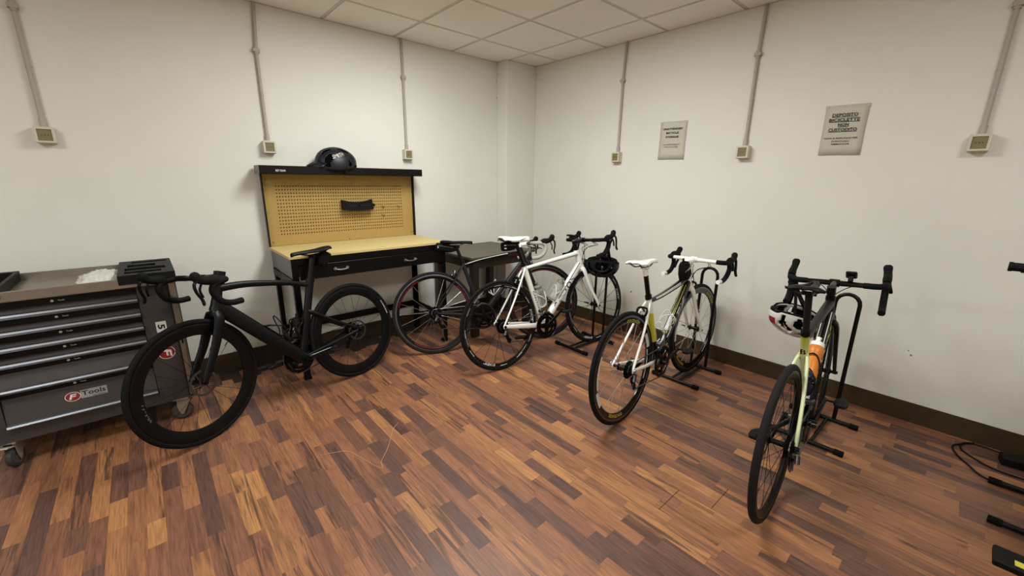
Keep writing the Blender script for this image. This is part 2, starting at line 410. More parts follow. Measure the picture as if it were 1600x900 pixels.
# ------------------------------------------------------------------ sockets with conduit
def socket(pos, side, label, dw=.078, top_dx=0):
    """side 'L' wall y=0 facing -y, 'R' wall x=0 facing -x. pos = coordinate along wall"""
    X = Vector((1, 0, 0)) if side == 'L' else Vector((0, -1, 0)); N = Vector((0, -1, 0)) if side == 'L' else Vector((-1, 0, 0)); Z = Vector((0, 0, 1))
    o = Vector((pos, 0, 1.585)) if side == 'L' else Vector((0, pos, 1.585))
    r = tag(empty('wall_socket', loc=o), label, 'socket', 'surface sockets with conduit')
    Mx = Matrix((X, Z.cross(X) * 1, Z)).transposed().to_4x4()
    Mx = Matrix(((X.x, N.x, 0, 0), (X.y, N.y, 0, 0), (0, 0, 1, 0), (0, 0, 0, 1)))
    def P(**k):
        m = MB(); m.M = Mx; return m
    P().box(-dw / 2, dw / 2, 0, .045, -.043, .043, ch=.004).build('box', M_socket, r)
    f = P()
    for a in ((-.039, .039, .030, .039), (-.039, .039, -.039, -.030), (-.039, -.028, -.03, .03), (.028, .039, -.03, .03)): f.box(a[0], a[1], .045, .053, a[2], a[3])
    f.build('cover_frame', M_socket, r, smooth=False)
    P().box(-.028, .028, .045, .048, -.030, .030).build('socket_face', M_socketk, r, smooth=False)
    h = P()
    for k in (-.012, 0, .012):
        h.tube([(k, .048, 0), (k, .0487, 0)], .0028, 8)
    h.build('pin_hole', M_kprint, r)
    t = P(); t.tube([(0, .014, .043), (0, .014, .62)], .0105, 12); t.tube([(0.0, .014, .62), (top_dx, .014, H - 1.585)], .0105, 12); t.build('conduit', M_conduit, r)
    k = P(); k.tube([(0, .014, .04), (0, .014, .085)], .0145, 12); k.build('cable_gland', M_conduit, r)
    k = P(); k.tube([(0, .014, .60), (0, .014, .645)], .0145, 12); k.box(-.02, .02, 0, .03, .612, .632); k.build('conduit_clip', M_conduit, r)
    k = P(); k.tube([(top_dx * .1 + .0, .014, .335), (.0, .014, .34)], .013, 12); k.build('coupling', M_conduit, r)
socket(-3.592, 'L', 'ivory wall socket and conduit on left wall above the tool cart, leftmost of all', top_dx=.02)
socket(-2.512, 'L', 'ivory wall socket and conduit just above left end of the workbench header', top_dx=.02)
socket(-1.430, 'L', 'ivory wall socket and conduit on left wall above right end of workbench')
socket(-1.228, 'R', 'ivory wall socket and conduit left of the English notice', top_dx=.015)
socket(-2.283, 'R', 'ivory wall socket and conduit between the two paper notices', top_dx=.01)
socket(-3.405, 'R', 'ivory wall socket and conduit on right wall right of the Italian notice', top_dx=.0)
# ------------------------------------------------------------------ notices
def notice(yl, yr, zt, zb, skew, lines, label, holes):
    r = tag(empty('paper_notice', loc=(0, (yl + yr) / 2, (zt + zb) / 2)), label, 'notice')
    X = Vector((0, -1, -.02 + skew)).normalized(); Y = Vector((-.0, -.03 * 0 - skew, 1)).normalized()
    o = Vector((-.002, 0, 0)); W = yl - yr; Hh = zt - zb
    vs = []; fs = []; n = 6
    for j in range(n + 1):
        for i in range(n + 1):
            a, b = i / n - .5, j / n - .5
            vs.append(X * a * W + Y * b * Hh + Vector((-.002 - .004 * abs(a * b) * 4, 0, 0)))
    for j in range(n):
        for i in range(n): q = j * (n + 1) + i; fs.append((q, q + 1, q + n + 2, q + n + 1))
    m = MB().add(vs, fs).build('sheet', M_paper, r)
    sd = m.modifiers.new('s', 'SOLIDIFY'); sd.thickness = .0004
    t = MB(); u = MB()
    for s_, z, wd, ht, b, un in lines:
        fn = plane_fn(Vector((-.0065, 0, 0)) + Y * z + X * (-.004), X, Y, 0)
        add_text(t, s_, fn, wd, ht, b)
        if un: t.add([fn(-wd / 2, -ht * .72), fn(wd / 2, -ht * .72), fn(wd / 2, -ht * .58), fn(-wd / 2, -ht * .58)], [(0, 1, 2, 3)])
    t.build('lettering', M_kprint, r, smooth=False)
    h = MB()
    for a, b in ((-.47, .47), (.47, .47)): 
        p = X * a * W + Y * b * Hh + Vector((-.004, 0, 0)); h.add([p + X * dx + Y * dy + Vector((-.004, 0, 0)) for dx, dy in ((-.008, -.005), (.008, -.005), (.008, .005), (-.008, .005))], [(0, 1, 2, 3)])
    h.build('tape', M_paper, r, smooth=False)
notice(-1.617, -1.838, 1.841, 1.553, 0, [('UNATTENDED', .088, .165, .015, .03, 0), ('BICYCLE', .058, .105, .015, .03, 0), ('STORAGE', .028, .11, .015, .03, 0), ('NO RESPONSIBILITY', -.03, .14, .008, .01, 0), ('FOR ANY LOSSES', -.048, .115, .008, .01, 0)],
       'white paper notice in English reading unattended bicycle storage', 0)
notice(-2.722, -2.930, 1.835, 1.548, 0, [('DEPOSITO', .088, .125, .018, .02, 1), ('BICICLETTE', .06, .15, .018, .02, 1), ('NON', .032, .052, .018, .02, 1), ('CUSTODITO', .004, .14, .018, .02, 1), ('NON SI RISPONDE PER', -.045, .165, .009, .012, 0), ('EVENTUALI', -.063, .085, .009, .008, 0), ('AMMANCHI', -.079, .09, .009, .012, 0)],
       'white paper notice in Italian reading deposito biciclette non custodito', 0)
# ------------------------------------------------------------------ workbench
def workbench():
    x0, x1, yf, yb, zt = -2.602, -1.405, -.580, -.035, .880
    r = tag(empty('workbench', loc=((x0 + x1) / 2, (yf + yb) / 2, 0)), 'black steel workbench with yellow worktop and tall yellow pegboard against left wall', 'workbench'); L = r.location
    MB().box(x0, x1, yf, yb, zt - .018, zt, ch=.001).build('worktop', M_mdf, r, off=L, smooth=False)
    xs = (x0 + .012, x1 - .012)
    def leg(x, y, sx, sy, zb=0, z1=zt - .02):
        m = MB(); a = .038; t = .0025
        m.box(min(x, x + sx * a), max(x, x + sx * a), min(y, y + sy * t), max(y, y + sy * t), zb, z1)
        m.box(min(x, x + sx * t), max(x, x + sx * t), min(y, y + sy * a), max(y, y + sy * a), zb, z1)
        return m
    for sx, x in ((1, xs[0]), (-1, xs[1])):
        for sy, y in ((1, yf + .01), (-1, yb - .005)):
            o = leg(x, y, sx, sy).build('leg', M_black, r, off=L, smooth=False)
            f = MB().box(min(x, x + sx * .042) - .001, max(x, x + sx * .042) + .001, min(y, y + sy * .042) - .001, max(y, y + sy * .042) + .001, 0, .02); f.build('foot', M_capr, o, off=L, smooth=False)
    yF = yf + .006
    MB().box(xs[0], xs[1], yF, yF + .012, .815, zt - .019, ch=.002).build('apron', M_black, r, off=L)
    M_sidep = mat('bare_steel_side', (112, 112, 106), .45, metal=.5, var=.1)
    for x in (xs[0], xs[1]):
        s_ = MB().box(x - .002, x + .002, yf + .012, yb - .01, .735, zt - .019); s_.build('side_panel', M_sidep, r, off=L, smooth=False)
        m = MB().box(x - .004, x + .004, yf + .015, yb - .012, .675, .725); m.build('side_rail', M_black, r, off=L, smooth=False)
        m = MB().box(x - .003, x + .003, yf + .015, yb - .012, .205, .250); m.build('lower_rail', M_black, r, off=L, smooth=False)
    MB().box(xs[0], xs[1], yb - .008, yb - .004, .205, .262).build('lower_rail', M_black, r, off=L, smooth=False)
    MB().box(xs[0], xs[1], yb - .01, yb - .004, .70, zt - .019).build('apron', M_black, r, off=L, smooth=False)
    # drawer
    dx0, dx1 = xs[0] + .045, xs[1] - .045
    d = MB().box(dx0, dx1, yF - .004, yF + .008, .715, .812, ch=.002); d.box(dx0 + .02, dx1 - .02, yF + .008, yb - .06, .72, .80)
    d = d.build('drawer', M_black, r, off=L)
    for hx in (-2.277, -1.744):
        m = MB(); y = yF - .004
        for s_ in (-1, 1):
            m.lathe([(0, 0), (.012, 0), (.012, .003), (.006, .005), (0, .005)], 14, Matrix.Translation((hx + s_ * .042, y - .005, .768)))
            m.tube([(hx + s_ * .042, y - .002, .768), (hx + s_ * .040, y - .02, .768)], .004, 8)
        m.tube(crv([(hx - .048, y - .018, .772), (hx - .036, y - .022, .766), (hx - .015, y - .024, .7625), (hx, y - .024, .762), (hx + .015, y - .024, .7625), (hx + .036, y - .022, .766), (hx + .048, y - .018, .772)], 4), [.003] * 4 + [.0045] * 17 + [.003] * 4, 8)
        m.build('handle', M_silver, d)
        for v in d.children[-1].data.vertices: v.co -= L
    # uprights, pegboard, header
    for x in (xs[0] - .006, xs[1] + .006):
        MB().box(x - .004, x + .004, -.068, -.035, zt, 1.405).build('upright', M_black, r, off=L, smooth=False)
    px0, px1, yp = x0 + .014, x1 - .014, -.040
    NX, NZ = 52, 15
    hx0, hx1, hz0, hz1 = -2.505, -1.525, .965, 1.315
    # board with real holes: ring of faces around each octagonal hole
    m = MB(); wx = (hx1 - hx0) / (NX - 1); wz = (hz1 - hz0) / (NZ - 1); rr = .0052
    bx0, bx1, bz0, bz1 = hx0 - wx / 2, hx1 + wx / 2, hz0 - wz / 2, hz1 + wz / 2
    def q(xa, xb, za, zb, y=yp): m.add([(xa, y, za), (xb, y, za), (xb, y, zb), (xa, y, zb)], [(0, 1, 2, 3)])
    q(px0, px1, zt + .002, bz0); q(px0, px1, bz1, 1.42); q(px0, bx0, bz0, bz1); q(bx1, px1, bz0, bz1)
    for i in range(NX):
        for k in range(NZ):
            cx, cz = hx0 + i * wx, hz0 + k * wz
            sq = [(cx + wx / 2, cz), (cx + wx / 2, cz + wz / 2), (cx, cz + wz / 2), (cx - wx / 2, cz + wz / 2), (cx - wx / 2, cz), (cx - wx / 2, cz - wz / 2), (cx, cz - wz / 2), (cx + wx / 2, cz - wz / 2)]
            ci = [(cx + rr * cos(a * pi / 4), cz + rr * sin(a * pi / 4)) for a in range(8)]
            vs = [(a, yp, b) for a, b in sq] + [(a, yp, b) for a, b in ci] + [(a, yp + .004, b) for a, b in ci]
            fs = []
            for a in range(8): b = (a + 1) % 8; fs += [(a, b, 8 + b, 8 + a), (8 + a, 8 + b, 16 + b, 16 + a)]
            m.add(vs, fs)
    pb = m.build('pegboard', M_peg, r, off=L, smooth=False)
    MB().box(px0, px1, yp + .005, yp + .008, zt, 1.42).build('backing', M_hole, r, off=L, smooth=False)
    m = MB()
    for a, b in ((px0 + .02, .91), (px1 - .02, .91), ((px0 + px1) / 2, .892), (px0 + .02, 1.36), (px1 - .02, 1.36), ((px0 + px1) / 2, 1.385)):
        m.tube([(a, yp, b), (a, yp - .002, b)], .004, 8)
    m.build('screw', M_black, pb, off=L)
    hx_0, hx_1, hy = x0 - .022, x1 + .02, -.185
    hd = MB(); hd.box(hx_0, hx_1, hy, hy + .003, 1.400, 1.455); hd.box(hx_0, hx_1, hy, -.03, 1.4545, 1.4575, ch=.001)
    hd.box(hx_0, hx_1, hy, hy + .02, 1.400, 1.403)
    h = hd.build('header_shelf', M_black, r, off=L, smooth=False)
    for a in (hx_0, hx_1): MB().box(a - .0015, a + .0015, hy + .002, -.03, 1.402, 1.455).build('end_cap', M_sidep, h, off=L, smooth=False)
    MB().box(-2.545, -2.44, hy - .0008, hy, 1.404, 1.452).build('label_plate', M_gloss, h, off=L, smooth=False)
    t = MB(); add_text(t, 'KEY YOUN', plane_fn((-2.494, hy - .001, 1.424), (1, 0, 0), (0, 0, 1)), .062, .014, .03)
    t.build('lettering', M_wprint, h, off=L, smooth=False)
    # peg hooks
    for a, b in ((-1.700, 1.140), (-1.555, 1.140), (-1.702, 1.068)):
        m = MB(); m.tube(crv([(a - .010, yp, b + .012), (a - .006, yp - .008, b + .004), (a, yp - .022, b - .008), (a + .006, yp - .012, b + .003), (a + .010, yp - .003, b + .010)], 4), .0018, 6)
        tag(m.build('peg_hook', M_dsteel, r, off=L), None, None)
    return r
workbench()
def pump_holder():
    r = tag(empty('wall_bracket', loc=(-1.93, -.06, 1.17)), 'black plastic saddle shaped bracket hanging on the yellow pegboard', 'bracket')
    m = MB(); n = 20
    for k, (zt_, zb_, yo, yi) in enumerate(((.040, .012, -.030, .012), (.010, -.040, -.045, .012))):
        vs = []; fs = []
        for i in range(n + 1):
            a = -1 + 2 * i / n; x = a * .122
            dip = .020 * (1 - a * a) if k == 0 else 0; bow = .006 * (1 - a * a)
            for z, y in ((zt_ - dip, yi), (zt_ - dip, yo - bow), (zb_ - bow, yo - bow), (zb_ - bow, yi)): vs.append((x, y, z))
        for i in range(n):
            for j in range(4): fs.append((i * 4 + j, i * 4 + (j + 1) % 4, i * 4 + 4 + (j + 1) % 4, i * 4 + 4 + j))
        fs += [(0, 1, 2, 3), (n * 4, n * 4 + 1, n * 4 + 2, n * 4 + 3)]
        m.add(vs, fs)
    m.build('shell', M_blackp, r)
    MB().box(-.09, .10, -.052, -.044, -.008, -.002).build('slot', M_kprint, r, smooth=False)
    k = MB(); k.M = Matrix.Translation((0, -.052, -.006)); k.lathe([(0, -.003), (.008, -.003), (.008, .002)], 12); k.build('screw', M_dsteel, r)
    MB().box(.122, .145, -.03, -.005, -.018, .004, ch=.004).build('latch', M_blackp, r)
pump_holder()
# ------------------------------------------------------------------ small dark table
def table():
    x0, x1, y0, y1, zt = -1.238, -.485, -.698, -.018, .735
    r = tag(empty('wooden_table', loc=((x0 + x1) / 2, (y0 + y1) / 2, 0)), 'small dark brown wooden table between workbench and corner column', 'table'); L = r.location
    MB().box(x0, x1, y0, y1, zt - .022, zt, ch=.003).build('tabletop', M_woodt, r, off=L)
    for a, b in ((x0 + .03, y0 + .02), (x1 - .09, y0 + .02), (x0 + .03, y1 - .08), (x1 - .09, y1 - .08)):
        MB().box(a, a + .062, b, b + .062, 0, zt - .022, ch=.003).build('leg', M_wood, r, off=L)
    for a in ((x0 + .092, x1 - .09, y0 + .03, y0 + .05), (x0 + .092, x1 - .09, y1 - .05, y1 - .03), (x0 + .035, x0 + .055, y0 + .082, y1 - .08), (x1 - .055, x1 - .035, y0 + .082, y1 - .08)):
        MB().box(*a, zt - .105, zt - .022).build('apron', M_wood, r, off=L, smooth=False)
table()
# ------------------------------------------------------------------ tool cart
def tool_cart():
    x0, x1, yf, yb = -3.985, -3.188, -.635, -.200
    r = tag(empty('tool_cart', loc=((x0 + x1) / 2, (yf + yb) / 2, 0)), 'grey rolling tool cart with six drawers and silver rails at far left', 'tool cart'); L = r.location
    B = MB(); e = .002
    B.box(x0, x1, yf + .03, yb, .135, .822)                      # carcass
    B.box(x0, -3.905, yf, yf + .03, .135, .822); B.box(-3.352, x1, yf, yf + .03, .135, .822)  # posts
    B.box(-3.905, -3.352, yf, yf + .03, .135, .198); B.box(-3.905, -3.352, yf, yf + .03, .812, .822)
    body = B.build('body', M_cart, r, off=L, smooth=False)
    MB().box(-3.904, -3.353, yf + .0285, yf + .0295, .199, .811).build('drawer_recess', M_black, body, off=L, smooth=False)
    MB().box(x1 - .034, x1 - .004, yf - .006, yf, .15, .82, ch=.002).build('edge_strip', M_ctop, body, off=L)
    MB().box(x1 - .040, x1 - .035, yf - .007, yf, .15, .82).build('strip_joint', M_kprint, body, off=L, smooth=False)
    MB().box(x1 - .024, x1 - .016, yf - .011, yf - .006, .465, .525, ch=.002).build('latch', M_blackp, body, off=L)
    # top
    t = MB(); t.box(x0, x1, yf - .012, yb + .012, .822, .836)
    t.box(x0, x1, yf - .025, yf - .012, .818, .866, ch=.003); t.box(x0, x1, yb + .004, yb + .018, .822, .872, ch=.003)
    t.build('top', M_ctop, r, off=L)
    def tray(xa, xb, name, slots):
        m = MB(); ya, yc = yf - .028, yb + .02; z0, z1 = .812, .884
        xs = sorted(set([xa, xb] + [v for s_ in slots for v in s_[:2]])); ys = sorted(set([ya, yc] + [v for s_ in slots for v in s_[2:]]))
        for i in range(len(xs) - 1):
            for j in range(len(ys) - 1):
                cx, cy = (xs[i] + xs[i + 1]) / 2, (ys[j] + ys[j + 1]) / 2
                inn = any(s_[0] < cx < s_[1] and s_[2] < cy < s_[3] for s_ in slots)
                m.box(xs[i], xs[i + 1], ys[j], ys[j + 1], z0 if cy < ya + .02 else .836, .842 if inn else z1)
        m.build(name, M_blackp, r, off=L, smooth=False)
    tray(-3.412, x1 + .006, 'tool_tray', [(-3.385, -3.235, -.61, -.55), (-3.385, -3.215, -.52, -.44), (-3.375, -3.255, -.41, -.33), (-3.36, -3.20, -.27, -.225)])
    tray(x0 - .006, -3.800, 'tool_tray', [(-3.96, -3.815, -.62, -.22)])
    # drawers
    zs = [(.731, .811), (.653, .731), (.578, .653), (.501, .578), (.377, .501), (.199, .377)]
    for k, (zb_, zt_) in enumerate(zs):
        d = MB(); xa, xb = -3.902, -3.355
        top = zt_ - (.034 if k < 4 else .030)
        # face sloping forward towards the rail
        d.add([(xa, yf + .022, top), (xb, yf + .022, top), (xb, yf - .004, zb_ + .022), (xa, yf - .004, zb_ + .022), (xa, yf + .028, top), (xb, yf + .028, top), (xb, yf + .028, zb_ + .002), (xa, yf + .028, zb_ + .002)],
              [(0, 1, 2, 3), (0, 4, 5, 1), (3, 2, 6, 7), (0, 3, 7, 4), (1, 5, 6, 2), (4, 7, 6, 5)])
        dr = d.build('drawer', M_cart, r, off=L, smooth=False)
        ra = MB(); prof = [(yf - .006, .028), (yf - .020, .024), (yf - .024, .016), (yf - .014, .004), (yf - .004, .001), (yf + .004, .006)]
        vs = [(x_, y_, zb_ + z_) for x_ in (xa, xb) for y_, z_ in prof]; n = len(prof)
        ra.add(vs, [(i, (i + 1) % n, n + (i + 1) % n, n + i) for i in range(n)] + [tuple(range(n)), tuple(range(n, 2 * n))])
        ra.build('rail', M_rail, dr, off=L, smooth=False)
        lg = MB(); zc = top + .014; fn = plane_fn((-3.632, yf + .021, zc), (1, 0, 0), (0, 0, 1))
        lg.add([fn(-.024 + .006 * cos(a * pi / 6), .006 * sin(a * pi / 6)) for a in range(12)], [tuple(range(12))])
        add_text(lg, 'Tools', plane_fn((-3.626, yf + .021, zc), (1, 0, 0), (0, 0, 1)), .022, .007, .02)
        lg.build('logo', M_wprint, dr, off=L, smooth=False)
    # big logo on last drawer face (sloping plane)
    X = Vector((1, 0, 0)); Y = Vector((0, .026, .347 - .221)).normalized()
    o = Vector((-3.672, yf + .0072, .275)) 
    def on_face(x, z): return Vector((x, yf - .004 + .026 * (z - .221) / (.347 - .221), z))
    def disc(fn, r_, n=28): return ([fn(r_ * cos(2 * pi * a / n), r_ * sin(2 * pi * a / n)) for a in range(n)], [tuple(range(n))])
    zc = .292
    m = MB(); m.add(*disc(lambda x, y: plane_fn(on_face(-3.674, zc), X, Y, .0010)(x * 1.25, y), .0235)); m.build('logo_ring', M_wprint, r, off=L, smooth=False)
    m = MB(); m.add(*disc(lambda x, y: plane_fn(on_face(-3.674, zc), X, Y, .0014)(x * 1.25, y), .021)); m.build('logo_disc', M_redpr, r, off=L, smooth=False)
    m = MB(); f2 = plane_fn(on_face(-3.598, zc + .002), X, Y, .0010); m.add([f2(-.048, -.021), f2(.050, -.021), f2(.050, .021), f2(-.048, .021)], [(0, 1, 2, 3)]); m.build('logo_plate', mat('grey_sticker', (150, 146, 142), .5), r, off=L, smooth=False)
    m = MB(); add_text(m, 'F', plane_fn(on_face(-3.674, zc), X, Y, .0020), .022, .026, .03, slant=.3); m.build('logo_letter', M_wprint, r, off=L, smooth=False)
    m = MB(); add_text(m, 'Tools', plane_fn(on_face(-3.598, zc + .006), X, Y, .0016), .088, .024, .02); add_text(m, 'EQUIPMENT', plane_fn(on_face(-3.578, zc - .014), X, Y, .0016), .05, .005, .01); m.build('logo_lettering', M_kprint, r, off=L, smooth=False)
    # vertical sticker on right post, turned a quarter
    X2 = Vector((0, 0, -1)); Y2 = Vector((1, 0, 0)); c0 = Vector((-3.284, yf, .58))
    m = MB(); f = plane_fn(c0, X2, Y2, .0008)
    for a, b in ((-.03, .03), (.034, .075), (.079, .105)): m.add([f(a, -.022), f(b, -.022), f(b, .022), f(a, .022)], [(0, 1, 2, 3)])
    m.build('sticker', M_wprint, r, off=L, smooth=False)
    m = MB(); add_text(m, '5', f, .028, .03, .03); m.v = [v + Vector((0, -.0006, 0)) for v in m.v]; m.build('sticker_lettering', M_kprint, r, off=L, smooth=False)
    c1 = Vector((-3.284, yf, .428)); f = plane_fn(c1, X2, Y2, .0008)
    m = MB(); m.add(*disc(f, .037)); m.build('sticker_ring', M_wprint, r, off=L, smooth=False)
    m = MB(); f = plane_fn(c1, X2, Y2, .0012); m.add(*disc(f, .034)); m.build('sticker_disc', M_redpr, r, off=L, smooth=False)
    m = MB(); add_text(m, 'F', plane_fn(c1, X2, Y2, .0018), .036, .042, .03, slant=.3); m.build('sticker_letter', M_wprint, r, off=L, smooth=False)
    # casters
    M_cf = mat('caster_fork_steel', (150, 142, 126), .45, metal=.3); M_cd = mat('caster_disc', (70, 68, 66), .5)
    for cx, cy, br in ((-3.915, -.60, 1), (-3.268, -.605, 0), (-3.915, -.24, 0), (-3.268, -.24, 0)):
        T = Matrix.Translation((cx, cy, .052)) @ Matrix.Rotation(radians(70 if br else -10), 4, 'Z')
        m = MB(); m.M = T; m.lathe([(.012, -.014), (.044, -.014), (.050, -.010), (.052, -.004), (.052, .004), (.050, .010), (.044, .014), (.012, .014)], 32); cst = m.build('caster_wheel', mat('caster_rubber', (58, 56, 52), .6), r, off=L)
        k = MB(); k.M = T
        for q in (-1, 1): k.lathe([(.0, q * .0165), (.012, q * .0165), (.014, q * .0148), (.033, q * .0148), (.036, q * .0160), (.039, q * .0145)], 28)
        k.build('wheel_disc', M_cd, cst, off=L)
        k = MB(); k.M = T
        for s_ in (-1, 1): k.loft([Vector((0, s_ * .021, -.016)), Vector((0, s_ * .021, 0)), Vector((.004, s_ * .021, .03)), Vector((.012, s_ * .021, .062)), Vector((.016, s_ * .021, .078))], .0012, [.007, .013, .024, .030, .030], n=10, ex=3)
        k.box(-.022, .040, -.024, .024, .074, .080); k.box(-.034, .040, -.034, .034, .079, .084); k.tube([(0, -.025, 0), (0, .025, 0)], .006, 10)
        k.build('fork', M_cf, cst, off=L, smooth=False)
        if br:
            k = MB(); k.M = T @ Matrix.Rotation(radians(18), 4, 'Y'); k.box(-.086, -.028, -.022, .022, .046, .054, ch=.003); k.build('brake_pedal', mat('pedal_silver', (200, 198, 190), .35, metal=.4), cst, off=L)
    return r
tool_cart()
def plastic_bag():
    import mathutils
    nz = mathutils.noise
    r = Vector((-3.475, -.40, .836)); n, k = 56, 40; vs = []; fs = []
    for j in range(k + 1):
        for i in range(n + 1):
            a, b = i / n * 2 - 1, j / k * 2 - 1
            rad = min(1, (abs(a) ** 2.5 + abs(b) ** 2.5) ** .4)
            h = max(0, 1 - rad ** 2.2)
            f1 = nz.ridged_multi_fractal(Vector((a * 2.2, b * 2.2, 1)), 1, 2.1, 4, 1, 2)
            z = h * (.012 + .022 * f1) + .0015
            vs.append((a * .105 + .012 * nz.noise(Vector((b * 3, a * 2, 4))), b * .165 + .02 * nz.noise(Vector((a * 3, b * 2, 9))), z))
    for j in range(k):
        for i in range(n): q = j * (n + 1) + i; fs.append((q, q + 1, q + n + 2, q + n + 1))
    o = MB().add(vs, fs).build('plastic_bag', M_pbag, ang=80); o.location = r
    sd = o.modifiers.new('s', 'SOLIDIFY'); sd.thickness = .0006
    tag(o, 'crumpled clear plastic bag lying on the steel top of the tool cart', 'bag')
plastic_bag()
# ------------------------------------------------------------------ bicycles
#GEO
BK = {
1: {'R': 0.333, 'wb': 0.9636, 'ha': 72.3414, 'rake': 0.0456, 'cs': 0.4033, 'htl': 0.1556, 'sp': 0.0339, 'sa': 72.3228, 'st': 0.4933, 'sh': 0.6653, 'so': -0.0117, 'stem': 0.0927, 'srise': 0.0784, 'bw': 0.4045, 'brot': -2.9129, 'flare': 1.027, 'crank': -5.0233, 'lean': -9.4907, 'steer': 14.4162, 'head': 195.4209, 'x': -2.243, 'y': -0.7153},
2: {'R': 0.3342, 'wb': 0.9766, 'ha': 73.2593, 'rake': 0.0446, 'cs': 0.4073, 'htl': 0.1339, 'sp': 0.0402, 'sa': 73.0485, 'st': 0.4828, 'sh': 0.6293, 'so': -0.0117, 'stem': 0.0781, 'srise': 0.1138, 'bw': 0.417, 'brot': -1.2553, 'flare': 0.9988, 'crank': -20.0, 'lean': 11.4, 'steer': -5.9069, 'head': -19.469, 'x': -1.6328, 'y': -0.7539},
3: {'R': 0.3364, 'wb': 0.9936, 'ha': 73.4484, 'rake': 0.0445, 'cs': 0.4141, 'htl': 0.153, 'sp': 0.0596, 'sa': 71.9375, 'st': 0.516, 'sh': 0.7077, 'so': -0.0271, 'stem': 0.0896, 'srise': 0.2046, 'bw': 0.4133, 'brot': 0.8418, 'flare': 0.9904, 'crank': 38.0, 'lean': 7.041, 'steer': -1.0134, 'head': -6.026, 'x': -1.4131, 'y': -1.3196},
4: {'R': 0.3339, 'wb': 0.9841, 'ha': 73.3084, 'rake': 0.0446, 'cs': 0.4084, 'htl': 0.100, 'sp': 0.0725, 'sa': 72.5763, 'st': 0.4586, 'sh': 0.6648, 'so': -0.021, 'stem': 0.108, 'srise': 0.1136, 'bw': 0.4029, 'brot': -4.9303, 'flare': 0.9798, 'crank': 15.0, 'lean': 2.7907, 'steer': -4.7951, 'head': 3.22, 'x': -1.322, 'y': -2.3016},
5: {'R': 0.3337, 'wb': 0.9866, 'ha': 73.3743, 'rake': 0.0446, 'cs': 0.417, 'htl': 0.1255, 'sp': 0.045, 'sa': 72.5813, 'st': 0.5015, 'sh': 0.706, 'so': -0.0197, 'stem': 0.1098, 'srise': 0.1857, 'bw': 0.4124, 'brot': 11.4743, 'flare': 0.9982, 'crank': 25, 'lean': 2.0982, 'steer': 2.8164, 'head': 3.3356, 'x': -1.4359, 'y': -3.1223},
6: {'R': 0.352, 'wb': 1.08, 'ha': 70, 'rake': 0.045, 'cs': 0.43, 'htl': 0.22, 'sp': 0.175, 'sa': 73, 'st': 0.50, 'sh': 0.74, 'so': -0.0197, 'stem': 0.06, 'srise': 0.5, 'bw': 0.62, 'brot': 0, 'flare': 1, 'crank': -8, 'lean': 1, 'steer': 0, 'head': 0, 'x': -1.76, 'y': -3.922},
}
def geom(p):
    R = p['R']; wb = p['wb']; ha = radians(p['ha']); g = {}; V = Vector
    g['ra'] = V((0, 0, R)); g['fa'] = V((wb, 0, R)); g['bb'] = V((sqrt(p['cs'] ** 2 - .0049), 0, R - .07))
    d = V((-cos(ha), 0, sin(ha))); n = V((sin(ha), 0, cos(ha))); base = g['fa'] - p['rake'] * n
    g['axp'] = base; g['axd'] = d; g['axn'] = n
    g['crown'] = base + d * .375; g['httop'] = base + d * (.375 + p['htl']); g['stemb'] = base + d * (.375 + p['htl'] + p['sp'])
    sa = radians(p['sa']); sd = V((-cos(sa), 0, sin(sa))); g['sd'] = sd
    g['sc'] = g['bb'] + sd * p['st']; g['sclamp'] = g['bb'] + sd * p['sh']
    g['barc'] = g['stemb'] + V((p['stem'], 0, p['stem'] * p['srise']))
    return g
SPK = {}
